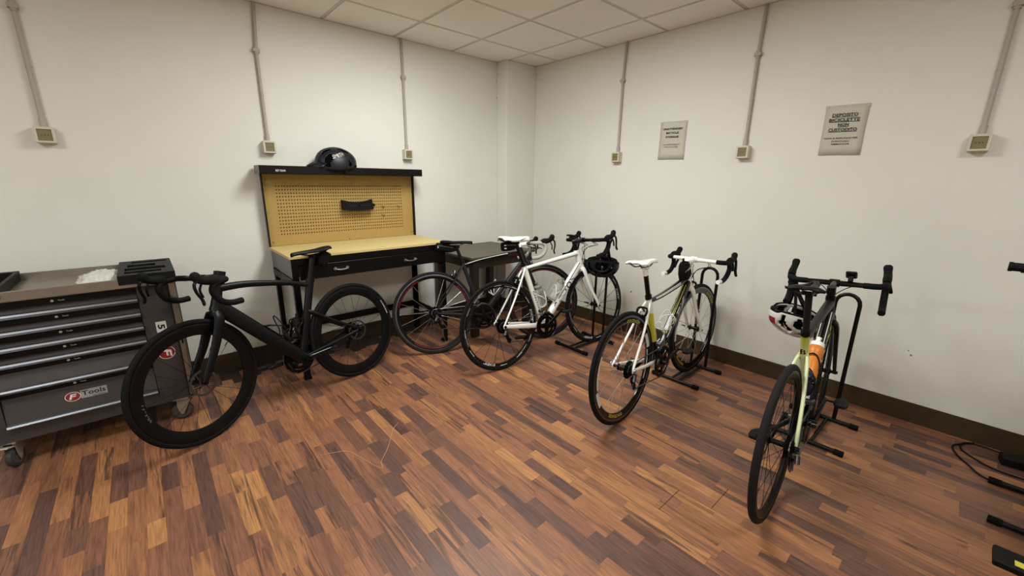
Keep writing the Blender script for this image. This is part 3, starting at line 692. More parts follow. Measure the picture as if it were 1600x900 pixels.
def make_wheel(name, st, R, rear, steerM, loc, root, roll, bikekey):
    """st: depth, rim mat, tyre mat, spokes n, spoke mat, disc, brake track"""
    tr = st.get('tyre', .0125); rr = R - 2 * tr + .003; dep = st['depth']; rw = st.get('rw', .0105)
    w = MB(); w.lathe([(rr, rw * .9), (rr - .003, rw), (rr - .012, rw), (rr - dep * .7, rw * .75), (rr - dep, rw * .3), (rr - dep, -rw * .3), (rr - dep * .7, -rw * .75), (rr - .012, -rw), (rr - .003, -rw), (rr, -rw * .9)], 72, closed=True)
    wo = w.build(name, st['rim'], root)
    wo.matrix_basis = steerM @ Matrix.Translation(loc) @ Matrix.Rotation(radians(roll), 4, 'Y')
    t = MB(); k = 12; t.lathe([(R - tr + tr * cos(2 * pi * i / k), tr * sin(2 * pi * i / k)) for i in range(k)], 84, closed=True); t.build('tyre', st['tyrem'], wo)
    if st.get('track'):
        b = MB()
        for s_ in (-1, 1): b.lathe([(rr - .001, s_ * (rw * .95 + .0006)), (rr - .0035, s_ * (rw + .0006)), (rr - .0115, s_ * (rw + .0006)), (rr - .012, s_ * (rw * .97))], 72)
        b.build('brake_track', st['track'], wo)
    hub = MB(); hw = .062 if rear else .047
    hub.lathe([(0, -hw), (.009, -hw), (.009, -.036), (.020, -.032), (.020, -.028), (.012, -.022), (.0115, .022), (.020, .028), (.020, .032), (.009, .036), (.009, hw), (0, hw)], 20); hub.build('hub', st.get('hub', M_dsteel), wo)
    ns = st['ns']; L = rr - dep + .004
    for side in (-1, 1):
        for sgn in (-1, 1):
            key = (bikekey, name, side, sgn)
            a = radians(34) * sgn if not (not rear and st.get('radial')) else 0
            m = MB(); p0 = Vector((.019 * cos(a), side * .030, .019 * sin(a))); p1 = Vector((L, side * .002, 0))
            m.tube([p0, p1], .0011 if not st.get('fat') else .0016, 5, cap=False)
            SPK[key] = m
    i = 0
    for j in range(ns):
        side = -1 if j % 2 else 1; sgn = 1 if (j // 2) % 2 else -1
        key = (bikekey, name, side, sgn)
        if isinstance(SPK[key], MB):
            o = SPK[key].build('spoke', st['spoke'], wo, ang=60); SPK[key] = o.data
        else:
            o = bpy.data.objects.new('spoke', SPK[key]); C.objects.link(o); o.parent = wo
        o.rotation_euler = (0, 2 * pi * j / ns, 0)
    if st.get('disc'):
        d = MB(); y = .040 if rear else .038
        d.lathe([(.058, y - .001), (.070, y - .001), (.070, y + .001), (.058, y + .001)], 48, closed=True)
        for q in range(5):
            a = 2 * pi * q / 5; d.tube([(.018 * cos(a), y, .018 * sin(a)), (.060 * cos(a + .5), y, .060 * sin(a + .5))], .003, 6)
        d.lathe([(.010, y - .003), (.022, y - .002), (.022, y + .002), (.010, y + .003)], 20)
        d.build('disc_rotor', M_steel, wo)
    if rear:
        c = MB()
        for q in range(9): c.gear(.022 + .0037 * (8 - q), -.0325 - .0032 * q - .0016, -.0325 - .0032 * q, 14 + q % 3, .003, inner=.012)
        c.build('cassette', M_dsteel, wo)
    # valve
    v = MB(); v.tube([(-(rr - dep) + .0, 0, 0), (-(rr - dep) + .03, 0, 0)], .0022, 6); v.build('valve', M_steel, wo)
    # rim graphics
    for (txt, ang0, wid, hgt, rad, m_, sl) in st.get('text', []):
        for side in (-1, 1):
            t = MB()
            def fn(x, y, side=side, rad=rad, ang0=ang0):
                rr_ = rad + y; a = ang0 + side * (-x) / rad * -1
                dr = rr - rr_
                hw_ = rw if dr < .012 else (rw + (rw * .75 - rw) * (dr - .012) / max(dep * .7 - .012, .001) if dr < dep * .7 else rw * .5)
                return Vector((rr_ * cos(a), side * (hw_ + .0009), rr_ * sin(a)))
            add_text(t, txt, fn, wid, hgt, .02, slant=sl); t.build('rim_lettering', m_, wo, smooth=False)
    for (a0, a1, r0, r1, m_) in st.get('arcs', []):
        for side in (-1, 1):
            t = MB(); n = max(3, int((a1 - a0) / .05)); vs = []
            for q in range(n + 1):
                a = a0 + (a1 - a0) * q / n
                for r_ in (r0, r1):
                    dr = rr - r_; hw_ = rw if dr < .012 else (rw + (rw * .75 - rw) * (dr - .012) / max(dep * .7 - .012, .001) if dr < dep * .7 else rw * .6)
                    vs.append((r_ * cos(a), side * (hw_ + .0008), r_ * sin(a)))
            t.add(vs, [(2 * q, 2 * q + 1, 2 * q + 3, 2 * q + 2) for q in range(n)]); t.build('rim_stripe', m_, wo, smooth=False)
    return wo
ROOT = {}; TOP = {}
def bike(key, label, st):
    p = BK[key]; g = geom(p); V = Vector
    Lr = radians(p['lean']); M = Matrix.Translation((p['x'], p['y'], 0)) @ Matrix.Rotation(radians(p['head']), 4, 'Z') @ Matrix.Rotation(-Lr, 4, 'X')
    dz = .0125 * 0
    root = empty('bicycle', M=M); tag(root, label, 'bicycle')
    ROOT[key] = (root, M, g)
    sM = Matrix.Translation(g['axp']) @ Matrix.Rotation(radians(p['steer']), 4, g['axd']) @ Matrix.Translation(-g['axp'])
    TOP[key] = sM
    bb, ra, fa, sc, sd, d, nn = g['bb'], g['ra'], g['fa'], g['sc'], g['sd'], g['axd'], g['axn']
    # ---------- frame
    fr = MB(); mats = st['fm']  # [top tube, down tube, seat tube, head tube, chainstay, seatstay]
    a = st['dt']; hb = g['crown'] + d * .012
    fr.mi = 2; fr.loft([bb, bb + sd * .12, bb + sd * .3, sc + sd * .0], [st['stw'][0] * 1.15, st['stw'][0], st['stw'][0], st['stw'][0]], [st['stw'][1] * 1.2, st['stw'][1], st['stw'][1], st['stw'][1]], ex=2.2)
    tt0 = sc - sd * st.get('ttd', .025); tt1 = g['httop'] - d * .03
    mid = (tt0 + tt1) / 2 + V((0, 0, st.get('arch', 0)))
    TT = crv([tt0, tt0.lerp(mid, .5) + V((0, 0, st.get('arch', 0) * .35)), mid, mid.lerp(tt1, .5) + V((0, 0, st.get('arch', 0) * .35)), tt1], 4)
    fr.mi = 0; kk = len(TT); fr.loft(TT, [st['tt'][0] * (.75 + .35 * i / (kk - 1)) for i in range(kk)], [st['tt'][1] * (.75 + .4 * i / (kk - 1)) for i in range(kk)], ex=2.4)
    dt0 = hb + d * .02
    fr.mi = 1; DT = crv([dt0, dt0.lerp(bb, .3), dt0.lerp(bb, .7), bb], 4); kk = len(DT); fr.loft(DT, [a[0] * (.85 + .3 * i / kk) for i in range(kk)], [a[1]] * kk, ex=2.6)
    fr.mi = 3; fr.loft([g['crown'] + d * .004, g['crown'] + d * .03, g['httop'] - d * .03, g['httop']], [.027, .024, .021, .022], [.032, .027, .022, .022])
    fr.mi = 2; fr.M = Matrix.Translation(bb); fr.lathe([(0, -.040), (.022, -.040), (.024, -.03), (.024, .03), (.022, .040), (0, .040)], 24); fr.M = None
    ssj = bb + sd * st.get('ssj', p['st'] - .02)
    for s_ in (-1, 1):
        fr.mi = 4
        P = crv([bb + V((-.005, s_ * .022, 0)), bb.lerp(ra, .25) + V((0, s_ * .030, 0)), bb.lerp(ra, .6) + V((0, s_ * .050, .0)), ra + V((.012, s_ * .064, 0))], 4)
        kk = len(P); fr.loft(P, [.009 - .002 * i / kk for i in range(kk)], [st['csb'] * (1 - .4 * i / kk) for i in range(kk)], n=12, ex=2.4)
        fr.mi = 5
        P = crv([ssj + V((.0, s_ * .010, .0)), ssj.lerp(ra, .12) + V((0, s_ * .022, .004)), ssj.lerp(ra, .5) + V((0, s_ * .044, 0)), ra + V((-.002, s_ * .064, .010))], 4)
        kk = len(P); fr.loft(P, [.0075] * kk, [st['ssb'] * (1.1 - .3 * i / kk) for i in range(kk)], n=12)
        fr.mi = 4; fr.box(ra.x - .012, ra.x + .018, s_ * .065 - .004, s_ * .065 + .004, ra.z - .014, ra.z + .014, ch=.003)
    frame = fr.build('frame', mats, root, ang=40)
    if st.get('seatclamp', 1):
        c = MB(); c.loft([sc - sd * .004, sc + sd * .016], st['stw'][0] + .003, st['stw'][1] + .003); c.build('seat_clamp', M_black, frame)
    # tube stripes / letters
    def tube_text(txt, A, B, t0, wid, hgt, hw, hh, m_, side, bold=.02, slant=0, flip=False):
        ax = (B - A).normalized(); up = V((-ax.z, 0, ax.x)); o = A.lerp(B, t0)
        sx = -1 if side > 0 else 1
        if flip: sx = -sx
        upS = -1 if flip else 1
        def fn(x, y):
            yy = max(-.98, min(.98, y / hh)); v = hw * (1 - abs(yy) ** 2.6) ** (1 / 2.6)
            return o + ax * x * sx + up * y * upS + V((0, side * (v + .0009), 0))
        t = MB(); add_text(t, txt, fn, wid, hgt, bold, slant); t.build('lettering', m_, frame, smooth=False)
    for q in st.get('letters', []):
        tb, txt, t0, wid, hgt, m_, sl = q[:7]; flip = q[7] if len(q) > 7 else False
        A, B, hw, hh = {'dt': (dt0, bb, a[0] * 1.0, a[1]), 'dtr': (bb, dt0, a[0] * 1.0, a[1]), 'st': (bb, sc, st['stw'][0], st['stw'][1]), 'tt': (tt0, tt1, st['tt'][0], st['tt'][1]),
                        'cs': (ra + V((0, 0, 0)), bb, .03, st['csb'])}[tb]
        for side in ((-1, 1) if tb != 'cs' else (-1,)):
            if tb == 'cs':
                ax = (bb - ra).normalized(); up = V((-ax.z, 0, ax.x)); o = ra.lerp(bb, t0)
                t = MB(); add_text(t, txt, lambda x, y: o + ax * x + up * y + V((0, -(.064 - (.042) * min(1, max(0, (t0 + x / .4 - .05))) + .0055), 0)), wid, hgt, .02); t.build('lettering', m_, frame, smooth=False); continue
            if side < 0: tube_text(txt, A, B, t0, wid, hgt, hw, hh, m_, side, slant=sl) if A.x < B.x else tube_text(txt, B, A, 1 - t0, wid, hgt, hw, hh, m_, side, slant=sl)
            else:
                a_, b_, tt_ = (A, B, t0) if A.x < B.x else (B, A, 1 - t0); tube_text(txt, a_, b_, tt_, wid, hgt, hw, hh, m_, side, slant=sl)
    for (tb, t0, t1, off, wd, m_) in st.get('stripes', []):
        pts = {'tt': TT, 'dt': DT}[tb]; hw, hh = (st['tt'] if tb == 'tt' else a); n = len(pts); vs = {-1: [], 1: []}
        for i in range(n):
            f_ = i / (n - 1)
            if f_ < t0 or f_ > t1: continue
            P_ = V(pts[i]); T_ = (V(pts[min(i + 1, n - 1)]) - V(pts[max(i - 1, 0)])).normalized(); up = V((-T_.z, 0, T_.x))
            if up.z < 0: up = -up
            kx = (.75 + .35 * f_) if tb == 'tt' else (.85 + .3 * f_); ky = (.75 + .4 * f_) if tb == 'tt' else 1
            for s_ in (-1, 1):
                for q in (off - wd, off + wd):
                    yy = max(-.97, min(.97, q)); v = hw * kx * (1 - abs(yy) ** 2.4) ** (1 / 2.4)
                    vs[s_].append(P_ + up * q * hh * ky + V((0, s_ * (v + .0009), 0)))
        m = MB()
        for s_ in (-1, 1): k = len(vs[s_]) // 2; m.add(vs[s_], [(2 * i, 2 * i + 1, 2 * i + 3, 2 * i + 2) for i in range(k - 1)])
        m.build('paint_stripe', m_, frame, smooth=False)
    if st.get('emblem'):
        e = MB(); add_text(e, 'B', lambda x, y: sc - sd * .09 + sd * y * 1 + V((-st['stw'][1] - .0008 - .0, -x, 0)), .022, .026, .03); e.build('emblem', M_kprint, frame, smooth=False)
    # ---------- fork
    fk = MB(); cr = g['crown']
    fk.loft([cr + d * .004, cr - d * .012, cr - d * .03], [.026, .036, .040], [.026, .028, .022], lat=V((0, 1, 0)))
    ym = st.get('fy', .036)
    for s_ in (-1, 1):
        P = crv([cr - d * .010 + V((0, s_ * .022, 0)), cr - d * .05 + V((0, s_ * ym, 0)), (cr - d * .19) + nn * .010 + V((0, s_ * (ym + .006), 0)), fa + d * .05 - nn * .008 + V((0, s_ * .050, 0)), fa + V((0, s_ * .052, 0))], 4)
        kk = len(P); fk.loft(P, [st['fa'] * (1.15 - .5 * i / kk) for i in range(kk)], [st['fb'] * (1.2 - .75 * i / kk) for i in range(kk)], n=14)
        fk.tube([fa + V((0, s_ * .046, 0)), fa + V((0, s_ * .060, 0))], .011, 14)
    fork = fk.build('fork', st['forkm'], root); fork.matrix_basis = sM
    if st.get('forktext'):
        t = MB(); A = cr - d * .07; B = fa + d * .08; ax = (B - A).normalized(); up = V((-ax.z, 0, ax.x))
        for side in (-1, 1):
            add_text(t, st['forktext'], lambda x, y: A.lerp(B, .4) + ax * x * 1 + up * y + V((0, side * (ym + .006 + st['fa'] + .001), 0)), .12, .014, .02)
        t.build('fork_lettering', M_kprint, fork, smooth=False)
    # ---------- wheels
    make_wheel('rear_wheel', {**st['wheel'], **st.get('rwheel', {})}, p['R'], True, Matrix.Identity(4), ra, root, st.get('rroll', 12), key)
    make_wheel('front_wheel', {**st['wheel'], **st.get('fwheel', {})}, p['R'], False, sM, fa, root, st.get('froll', 40), key)
    # axle ends
    disc = st['wheel'].get('disc'); am = M_silver if key == 4 else M_dsteel
    for s_ in (-1, 1):
        sk = MB()
        if s_ > 0 and not disc: sk.tube(crv([fa + V((0, .058, 0)), fa + V((0, .070, 0)), fa + V((-.02, .076, .010)), fa + V((-.055, .072, .020))], 4), [.008] * 4 + [.0065] * 4 + [.005, .005, .0045, .0045, .003], 10)
        else: sk.tube([fa + V((0, s_ * .058, 0)), fa + V((0, s_ * .067, 0))], .008, 12)
        o = sk.build('axle_lever' if s_ > 0 and not disc else 'axle_end', am, root); o.matrix_basis = sM
        sk = MB()
        if s_ > 0 and not disc: sk.tube(crv([ra + V((0, .066, 0)), ra + V((0, .080, 0)), ra + V((.015, .084, .012)), ra + V((.045, .080, .028))], 4), [.0095] * 4 + [.007] * 4 + [.005, .005, .0045, .0045, .003], 10)
        else: sk.tube([ra + V((0, s_ * .066, 0)), ra + V((0, s_ * .078, 0))], .009, 12)
        sk.build('axle_lever' if s_ > 0 and not disc else 'axle_end', am, root)
    # ---------- seatpost and saddle
    sp = MB(); top = g['sclamp'] + sd * -.01
    sp.mi = 0; sp.loft([sc - sd * .02, sc + sd * .02, top.lerp(sc, .25), top], st['spw'][0], st['spw'][1])
    sp.mi = 1; sp.tube([top + V((-.024, 0, .002)), top + V((.024, 0, .002))], .010, 10); sp.tube([top + V((0, -.026, .006)), top + V((0, .026, .006))], .009, 10)
    sp.loft([top.lerp(sc, .22), top], [st['spw'][0] + .0008] * 2, [st['spw'][1] + .0008] * 2) if st.get('sptop') else None
    seatpost = sp.build('seatpost', [st['spm'], st.get('sptop', M_dsteel)], root)
    sa_ = MB(); c0 = g['sclamp'] + V((p['so'], 0, 0)); nu, nv = 26, 12; hwf = st.get('swid', .068)
    prof = crv([(-.118, .050, .045), (-.10, .066, .050), (-.06, .068, .047), (-.01, .046, .041), (.05, .026, .039), (.10, .020, .037), (.142, .017, .034), (.152, .008, .029)], 4)
    nu = len(prof) - 1; vs = []
    for (u_, hw, z) in prof:
        hw = hw * hwf / .068
        for j in range(nv + 1):
            q = j / nv * 2 - 1; vs.append(c0 + V((u_ + (.012 * (abs(q) ** 2) if u_ < -.09 else 0), hw * q * (1 - .0 * abs(q)), z - st.get('skirt', .022) * abs(q) ** 3.2 * (1 if u_ > -.05 else .8) - (.004 * (1 - abs(q) * 3) if abs(q) < .33 else 0) * (1 if st.get('cut') else 0))))
    fs = []
    for i in range(nu):
        for j in range(nv):
            u_ = prof[i][0]
            if st.get('cut') and -.075 < u_ < .075 and j in (nv // 2 - 1, nv // 2): continue
            fs.append((i * (nv + 1) + j, i * (nv + 1) + j + 1, (i + 1) * (nv + 1) + j + 1, (i + 1) * (nv + 1) + j))
    saddle = sa_.add(vs, fs).build('saddle', st['saddlem'], root, ang=70); md = saddle.modifiers.new('s', 'SOLIDIFY'); md.thickness = .008; md.offset = -1
    rl = MB()
    for s_ in (-1, 1): rl.tube(crv([c0 + V((-.095, s_ * .030, .030)), c0 + V((-.05, s_ * .022, .008)), c0 + V((.03, s_ * .022, .006)), c0 + V((.07, s_ * .018, .012)), c0 + V((.125, s_ * .008, .026))], 4), .0036, 8)
    rl.build('saddle_rail', st.get('railm', M_dsteel), saddle)
    # ---------- cockpit
    B = g['barc']; th = radians(p['brot']); hw = p['bw'] / 2
    def rb(x, v, z): return B + V((x * cos(th) - z * sin(th), v, x * sin(th) + z * cos(th)))
    spc = MB(); spc.tube([g['httop'], g['stemb'] + d * .0], .0165, 18); spc.tube([g['httop'], g['httop'] + d * .01], .021, 18); o = spc.build('headset_spacer', st.get('spacer', M_black), root); o.matrix_basis = sM
    sm = MB(); sb = g['stemb']; sm.loft([sb - d * .02, sb + d * .022], .020, .020); sm.loft([sb, B], [.018, .0165], [.018, .0165], ex=2.5); sm.loft([B + V((0, -.022, 0)), B + V((0, .022, 0))], .021, .021, lat=V((1, 0, 0)))
    o = sm.build('stem', st['stemm'], root); o.matrix_basis = sM
    if st.get('tall'):   # tall steerer cover block of the black disc bike
        t = MB(); t.loft([g['httop'], sb + d * .03], .021, .026, ex=4); o = t.build('steerer_cover', M_carbon, root); o.matrix_basis = sM
    hb_ = MB()
    if st.get('flat'):
        hb_.tube([B + V((-.02, -hw, .01)), B + V((-.008, -.1, .006)), B, B + V((-.008, .1, .006)), B + V((-.02, hw, .01))], [.011, .012, .0155, .012, .011], 12)
        bar = hb_.build('handlebar', st['barm'], root); bar.matrix_basis = sM
        for s_ in (-1, 1):
            t = MB(); t.tube([B + V((-.012, s_ * (hw - .13), .008)), B + V((-.02, s_ * hw, .01))], [.0155, .0155], 14); t.tube([B + V((-.02, s_ * (hw - .006), .01)), B + V((-.02, s_ * (hw + .004), .01))], .0175, 14); t.build('grip', M_rubber, bar)
            t = MB(); t.tube(crv([B + V((.0, s_ * (hw - .16), 0)), B + V((.035, s_ * (hw - .14), -.01)), B + V((.04, s_ * (hw - .03), -.012))], 4), .005, 8); t.build('brake_lever', M_dsteel, bar)
    else:
        full = lambda s_, w_: crv([rb(0, s_ * .12, 0), rb(0, s_ * (w_ - .04), 0), rb(.012, s_ * (w_ - .010), 0), rb(.045, s_ * w_, -.001), rb(.078, s_ * w_, -.010), rb(.094, s_ * w_, -.038), rb(.086, s_ * w_ * (1 + (p['flare'] - 1) * .5), -.072), rb(.058, s_ * w_ * p['flare'], -.105), rb(.015, s_ * w_ * p['flare'], -.122), rb(-.035, s_ * w_ * p['flare'], -.125)], 4)
        hb_.tube([rb(0, -hw + .05, 0), rb(0, -.05, 0), rb(0, 0, 0), rb(0, .05, 0), rb(0, hw - .05, 0)], [.0125, .0145, .0158, .0145, .0125], 14)
        for s_ in (-1, 1): hb_.tube(full(s_, hw), .0118, 10)
        bar = hb_.build('handlebar', st['barm'], root); bar.matrix_basis = sM
        for s_ in (-1, 1):
            P = full(s_, hw); tp = MB(); n0 = st.get('tape0', 0); tp.tube(P[n0:-2] if st.get('tapeend') else P[n0:], .0155, 14)
            tape = tp.build('bar_tape', st['tapem'], bar)
            e = MB(); e.tube([V(P[-3 if st.get('tapeend') else -1]), V(P[-1]) + (V(P[-1]) - V(P[-2])).normalized() * (.012 if st.get('tapeend') else .004)], .0148 if st.get('tapeend') else .0162, 12)
            if st.get('tapeend'): e.build('bar_end', M_white, tape)
            else: e.build('end_plug', M_blackp, tape)
            hd = MB(); hp = crv([rb(.055, s_ * hw, .004), rb(.085, s_ * hw, .012), rb(.120, s_ * hw, .018), rb(.148, s_ * (hw - .003), .036), rb(.160, s_ * (hw - .006), .066)], 4); k = len(hp)
            hd.loft(hp, [.0165, .0175, .018, .019, .019, .019, .0185, .0185, .018, .018, .0175, .0175, .018, .019, .0195, .018, .010], [.018, .021, .024, .025, .025, .024, .022, .021, .020, .020, .020, .021, .0225, .023, .022, .019, .010], n=14)
            hood = hd.build('hood', M_rubber if not st.get('hoodm') else st['hoodm'], bar)
            lv = MB(); lp = crv([rb(.150, s_ * hw, .030), rb(.172, s_ * (hw + .003), .008), rb(.172, s_ * (hw + .008), -.030), rb(.160, s_ * (hw + .016), -.068), rb(.163, s_ * (hw + .024), -.095)], 4); k = len(lp)
            lv.loft(lp, [.012, .012, .011, .010, .0095, .009, .009, .009, .009, .009, .009, .009, .010, .010, .0095, .009, .006], [.008] + [.006] * (k - 2) + [.004]); lv.build('brake_lever', st.get('leverm', M_dsteel), hood)
            lv = MB(); lp = crv([rb(.136, s_ * (hw - .004), .004), rb(.150, s_ * (hw - .002), -.024), rb(.146, s_ * (hw + .004), -.060)], 4); lv.loft(lp, .008, .004); lv.build('shift_paddle', M_dsteel, hood)
    # ---------- cables
    if not st.get('flat') and st.get('cables', True):
        cb = MB(); hc = g['crown'] + d * (.05 + .0)
        if st['wheel'].get('disc'):
            for s_ in (-1, 1): cb.tube(crv([rb(.03, s_ * (.10), -.012), rb(.035, s_ * .05, -.04), g['httop'] + nn * .028 + V((0, s_ * .012, .0)) + d * .0, g['httop'] - d * .06 + nn * .024 + V((0, s_ * .01, 0))], 6), .0024, 6)
        else:
            for s_ in (-1, 1):
                for f_ in (0, 1):
                    out = .085 + .03 * f_
                    cb.tube(crv([rb(.02, s_ * (.085 + .01 * f_), -.012), rb(out, s_ * (.06), -.05), g['httop'] + nn * (out * .95) + V((0, s_ * (.02), -.0)) - d * .02, g['httop'] - d * .09 + nn * .055 + V((0, s_ * -.012, 0)), g['crown'] + d * (.03 - .06 * f_) + nn * (-.01 if not f_ else .045) + V((0, s_ * .026 * (1 - f_), 0))], 6), .0023, 6)
        o = cb.build('cable', M_blackp if not st.get('cablem') else st['cablem'], root); o.matrix_basis = sM
    # ---------- brakes
    if st['wheel'].get('disc'):
        c = MB(); c.box(ra.x - .005, ra.x + .045, .050, .066, ra.z + .020, ra.z + .045, ch=.005); c.build('brake_caliper', M_black, root)
        c = MB(); q = fa + d * .075 - nn * .025; c.M = Matrix.Translation(q); c.box(-.014, .014, .034, .052, -.025, .025, ch=.005); o = c.build('brake_caliper', M_black, root); o.matrix_basis = sM
    else:
        def caliper(base, dirn, fwd, Mx):
            c = MB(); c.tube([base, base + fwd * .035], .006, 10)
            for s_ in (-1, 1):
                c.loft(crv([base + fwd * .03 + dirn * .012 + V((0, -s_ * .008, 0)), base + fwd * .034 + dirn * .004 + V((0, s_ * .026, 0)), base + fwd * .03 - dirn * .025 + V((0, s_ * .030, 0)), base + fwd * .02 - dirn * .042 + V((0, s_ * .020, 0))], 3), .010, .006, n=10, lat=fwd)
            o = c.build('brake_caliper', st.get('brakem', M_dsteel), root)
            k = MB()
            for s_ in (-1, 1): k.loft([base + fwd * .0 - dirn * .042 + V((0, s_ * .0165, 0)), base + fwd * .045 - dirn * .042 + V((0, s_ * .0165, 0))], .004, .006, n=8); 
            k.build('brake_pad', M_capr, o)
            if Mx: o.matrix_basis = Mx
        caliper(g['crown'] - d * .002 + nn * .018, d, nn, sM)
        bd = (ssj - ra).normalized(); br = ra + bd * (p['R'] + .035); caliper(br, bd, V((-bd.z, 0, bd.x)) if True else None, None)
        m = MB(); m.tube([br + V((0, -.022, 0)), br + V((0, .022, 0))], .007, 8); m.build('brake_bridge', mats[5], frame)
    # ---------- drivetrain
    ca = radians(p['crank']); yc = -.045
    ck = MB(); ck.M = Matrix.Translation(bb)
    ck.gear(.100, yc - .001, yc + .001, 50, .004, inner=.080); ck.gear(.074, yc + .006, yc + .008, 36, .004, inner=.056)
    chainring = ck.build('chainring', st.get('ringm', M_dsteel), root)
    ck = MB(); ck.M = Matrix.Translation(bb)
    for q in range(4 if key in (1, 3, 5) else 5):
        n_ = 4 if key in (1, 3, 5) else 5
        a_ = ca + pi / n_ + 2 * pi * q / n_; ck.loft([V((.01 * cos(a_), yc - .002, .01 * sin(a_))), V((.090 * cos(a_), yc - .002, .090 * sin(a_)))], [.006, .004], [.024, .014], n=10)
    ck.lathe([(0, -.075), (.018, -.075), (.020, -.06), (.022, -.044), (.018, -.038)], 20)
    ck.build('crank_spider', st.get('crankm', M_dsteel), chainring)
    for s_, an, nm in ((-1, ca, 'crank_arm'), (1, ca + pi, 'crank_arm')):
        t0 = bb + V((0, s_ * .058, 0)); t1 = bb + V((.170 * cos(an), s_ * .074, .170 * sin(an)))
        m = MB(); m.loft([t0 - (t1 - t0) * .09, t0, t0.lerp(t1, .3), t0.lerp(t1, .9), t1, t1 + (t1 - t0) * .06], [.006, .009, .0075, .0065, .0065, .004], [.010, .019, .0145, .012, .013, .008], n=14, ex=2.5)
        if s_ > 0: m.tube([bb + V((0, .038, 0)), bb + V((0, .068, 0))], .017, 16)
        arm = m.build(nm, st.get('crankm', M_dsteel), root)
        pd = MB(); c = t1; y0 = s_ * .080; y1 = s_ * .135; lo, hi = min(y0, y1), max(y0, y1)
        pd.tube([c, c + V((0, s_ * .05, 0))], .006, 8)
        if st.get('flat'): pd.box(c.x - .042, c.x + .042, (lo + .02 if s_ > 0 else lo - .06), (hi + .07 if s_ > 0 else hi - .01), c.z - .011, c.z + .011, ch=.004)
        else:
            zr = .2; pts = [(-.045, .028), (-.02, .032), (.02, .030), (.045, .016), (.05, 0)]
            pd.loft([c + V((-.042, s_ * .062, .0)), c + V((-.02, s_ * .062, 0)), c + V((.02, s_ * .062, 0)), c + V((.045, s_ * .060, .003)), c + V((.055, s_ * .058, .005))], [.020, .028, .030, .020, .010], [.007, .009, .009, .006, .004], n=14, ex=3)
        pedal = pd.build('pedal', st.get('pedalm', M_blackp), root)
        if st.get('flat'):
            MB().box(c.x - .03, c.x - .005, c.y + s_ * .075 - .015, c.y + s_ * .075 + .015, c.z + .0112, c.z + .013).build('pedal_sticker', M_yel, pedal, smooth=False)
    # rear derailleur + chain
    y = -.052 if key != 6 else -.052
    h0 = ra + V((.006, -.066, -.028)); p1 = ra + V((.012, y, -.062)); p2 = ra + V((.040, y, -.112))
    rd = MB(); rd.loft([ra + V((0, -.066, -.006)), h0], [.004, .005], [.009, .010], n=10); rd.tube([h0 + V((0, .006, 0)), h0 + V((0, -.014, 0))], .012, 14)
    rd.loft([h0 + V((-.004, -.008, 0)), h0 + V((-.016, -.012, -.022)), p1 + V((-.004, -.010, .004))], [.010, .011, .009], [.010, .013, .011], n=12)
    rd_o = rd.build('rear_derailleur', st.get('rdm', M_steel), root)
    cg = MB(); cg.loft([p1 + V((0, -.008, .012)), p2 + V((0, -.008, -.010))], .0015, .010, n=8); cg.loft([p1 + V((0, .006, .012)), p2 + V((0, .006, -.010))], .0015, .010, n=8); cg.build('cage', M_dsteel, rd_o)
    for q in (p1, p2):
        m = MB(); m.gear(.0165, y - .0015, y + .0015, 11, .003, inner=.004, c=(q.x, q.z)); m.build('jockey_wheel', M_blackp, rd_o)
    ch = MB(); rc, rk = .103, .035; cx, cz = bb.x, bb.z; tp = []
    yk = -.048
    # upper run, round the ring, lower run to pulleys, up round the cassette
    for i in range(9): a_ = pi / 2 + .08 - (pi * 1.08) * i / 8; tp.append((cx + rc * cos(a_), yc, cz + rc * sin(a_)))
    tp += [(cx - .05, yc, cz - .095), (p2.x + .03, y, p2.z - .018), (p2.x, y, p2.z - .021), (p2.x - .019, y, p2.z - .004), (p2.x - .012, y, p2.z + .02), (p1.x + .018, y, p1.z - .010), (p1.x + .018, y, p1.z + .010), (p1.x + .008, y, p1.z + .02)]
    for a_ in (-.5, 0 - .9, -1.6, -2.6, -3.6, -4.4): tp.append((ra.x + rk * cos(a_ - .6), yk, ra.z + rk * sin(a_ - .6)))
    tp += [tp[0]]
    ch.tube(tp, .0034, 6, cap=False); ch.build('chain', M_steel, root)
    fd = MB(); f0 = bb + sd * .13 + V((-.006, -.02, 0)); fd.box(f0.x - .012, f0.x + .012, -.052, -.018, f0.z - .012, f0.z + .012, ch=.004); fd.loft([bb + V((-.055, yc, .088)), bb + V((-.01, yc, .113)), bb + V((.035, yc, .100))], .007, .009, n=8); fd.build('front_derailleur', st.get('rdm', M_steel), root)
    # bottle cages
    for (A, B, t0, m_) in ((dt0, bb, .56, st.get('cage')), (sc, bb, .60, st.get('cage2'))):
        if not m_: continue
        ax = (A - B).normalized(); up = V((-ax.z, 0, ax.x))
        if A is dt0: up = up if up.z > 0 else -up
        else: up = V((abs(up.x), 0, up.z)) if up.x > 0 else -up
        hh = a[1] if A is dt0 else st['stw'][1]
        c = A.lerp(B, t0) + up * (hh + .040); Rr = .0385; cg = MB()
        for s_ in (-1, 1):
            cg.tube(crv([c - up * .037 - ax * .055, c - up * .030 + V((0, s_ * .024, 0)) - ax * .062, c + V((0, s_ * Rr, 0)) - ax * .045, c + up * .02 + V((0, s_ * Rr * .9, 0)), c + up * .034 + V((0, s_ * .018, 0)) + ax * .035, c + up * .0395 + ax * .045], 5), .0036, 8)
            cg.tube(crv([c - up * .037 + ax * .05, c - up * .02 + V((0, s_ * .033, 0)) + ax * .03, c + V((0, s_ * Rr, 0)) + ax * .0, c + up * .015 + V((0, s_ * Rr * .95, 0)) - ax * .03], 5), .0036, 8)
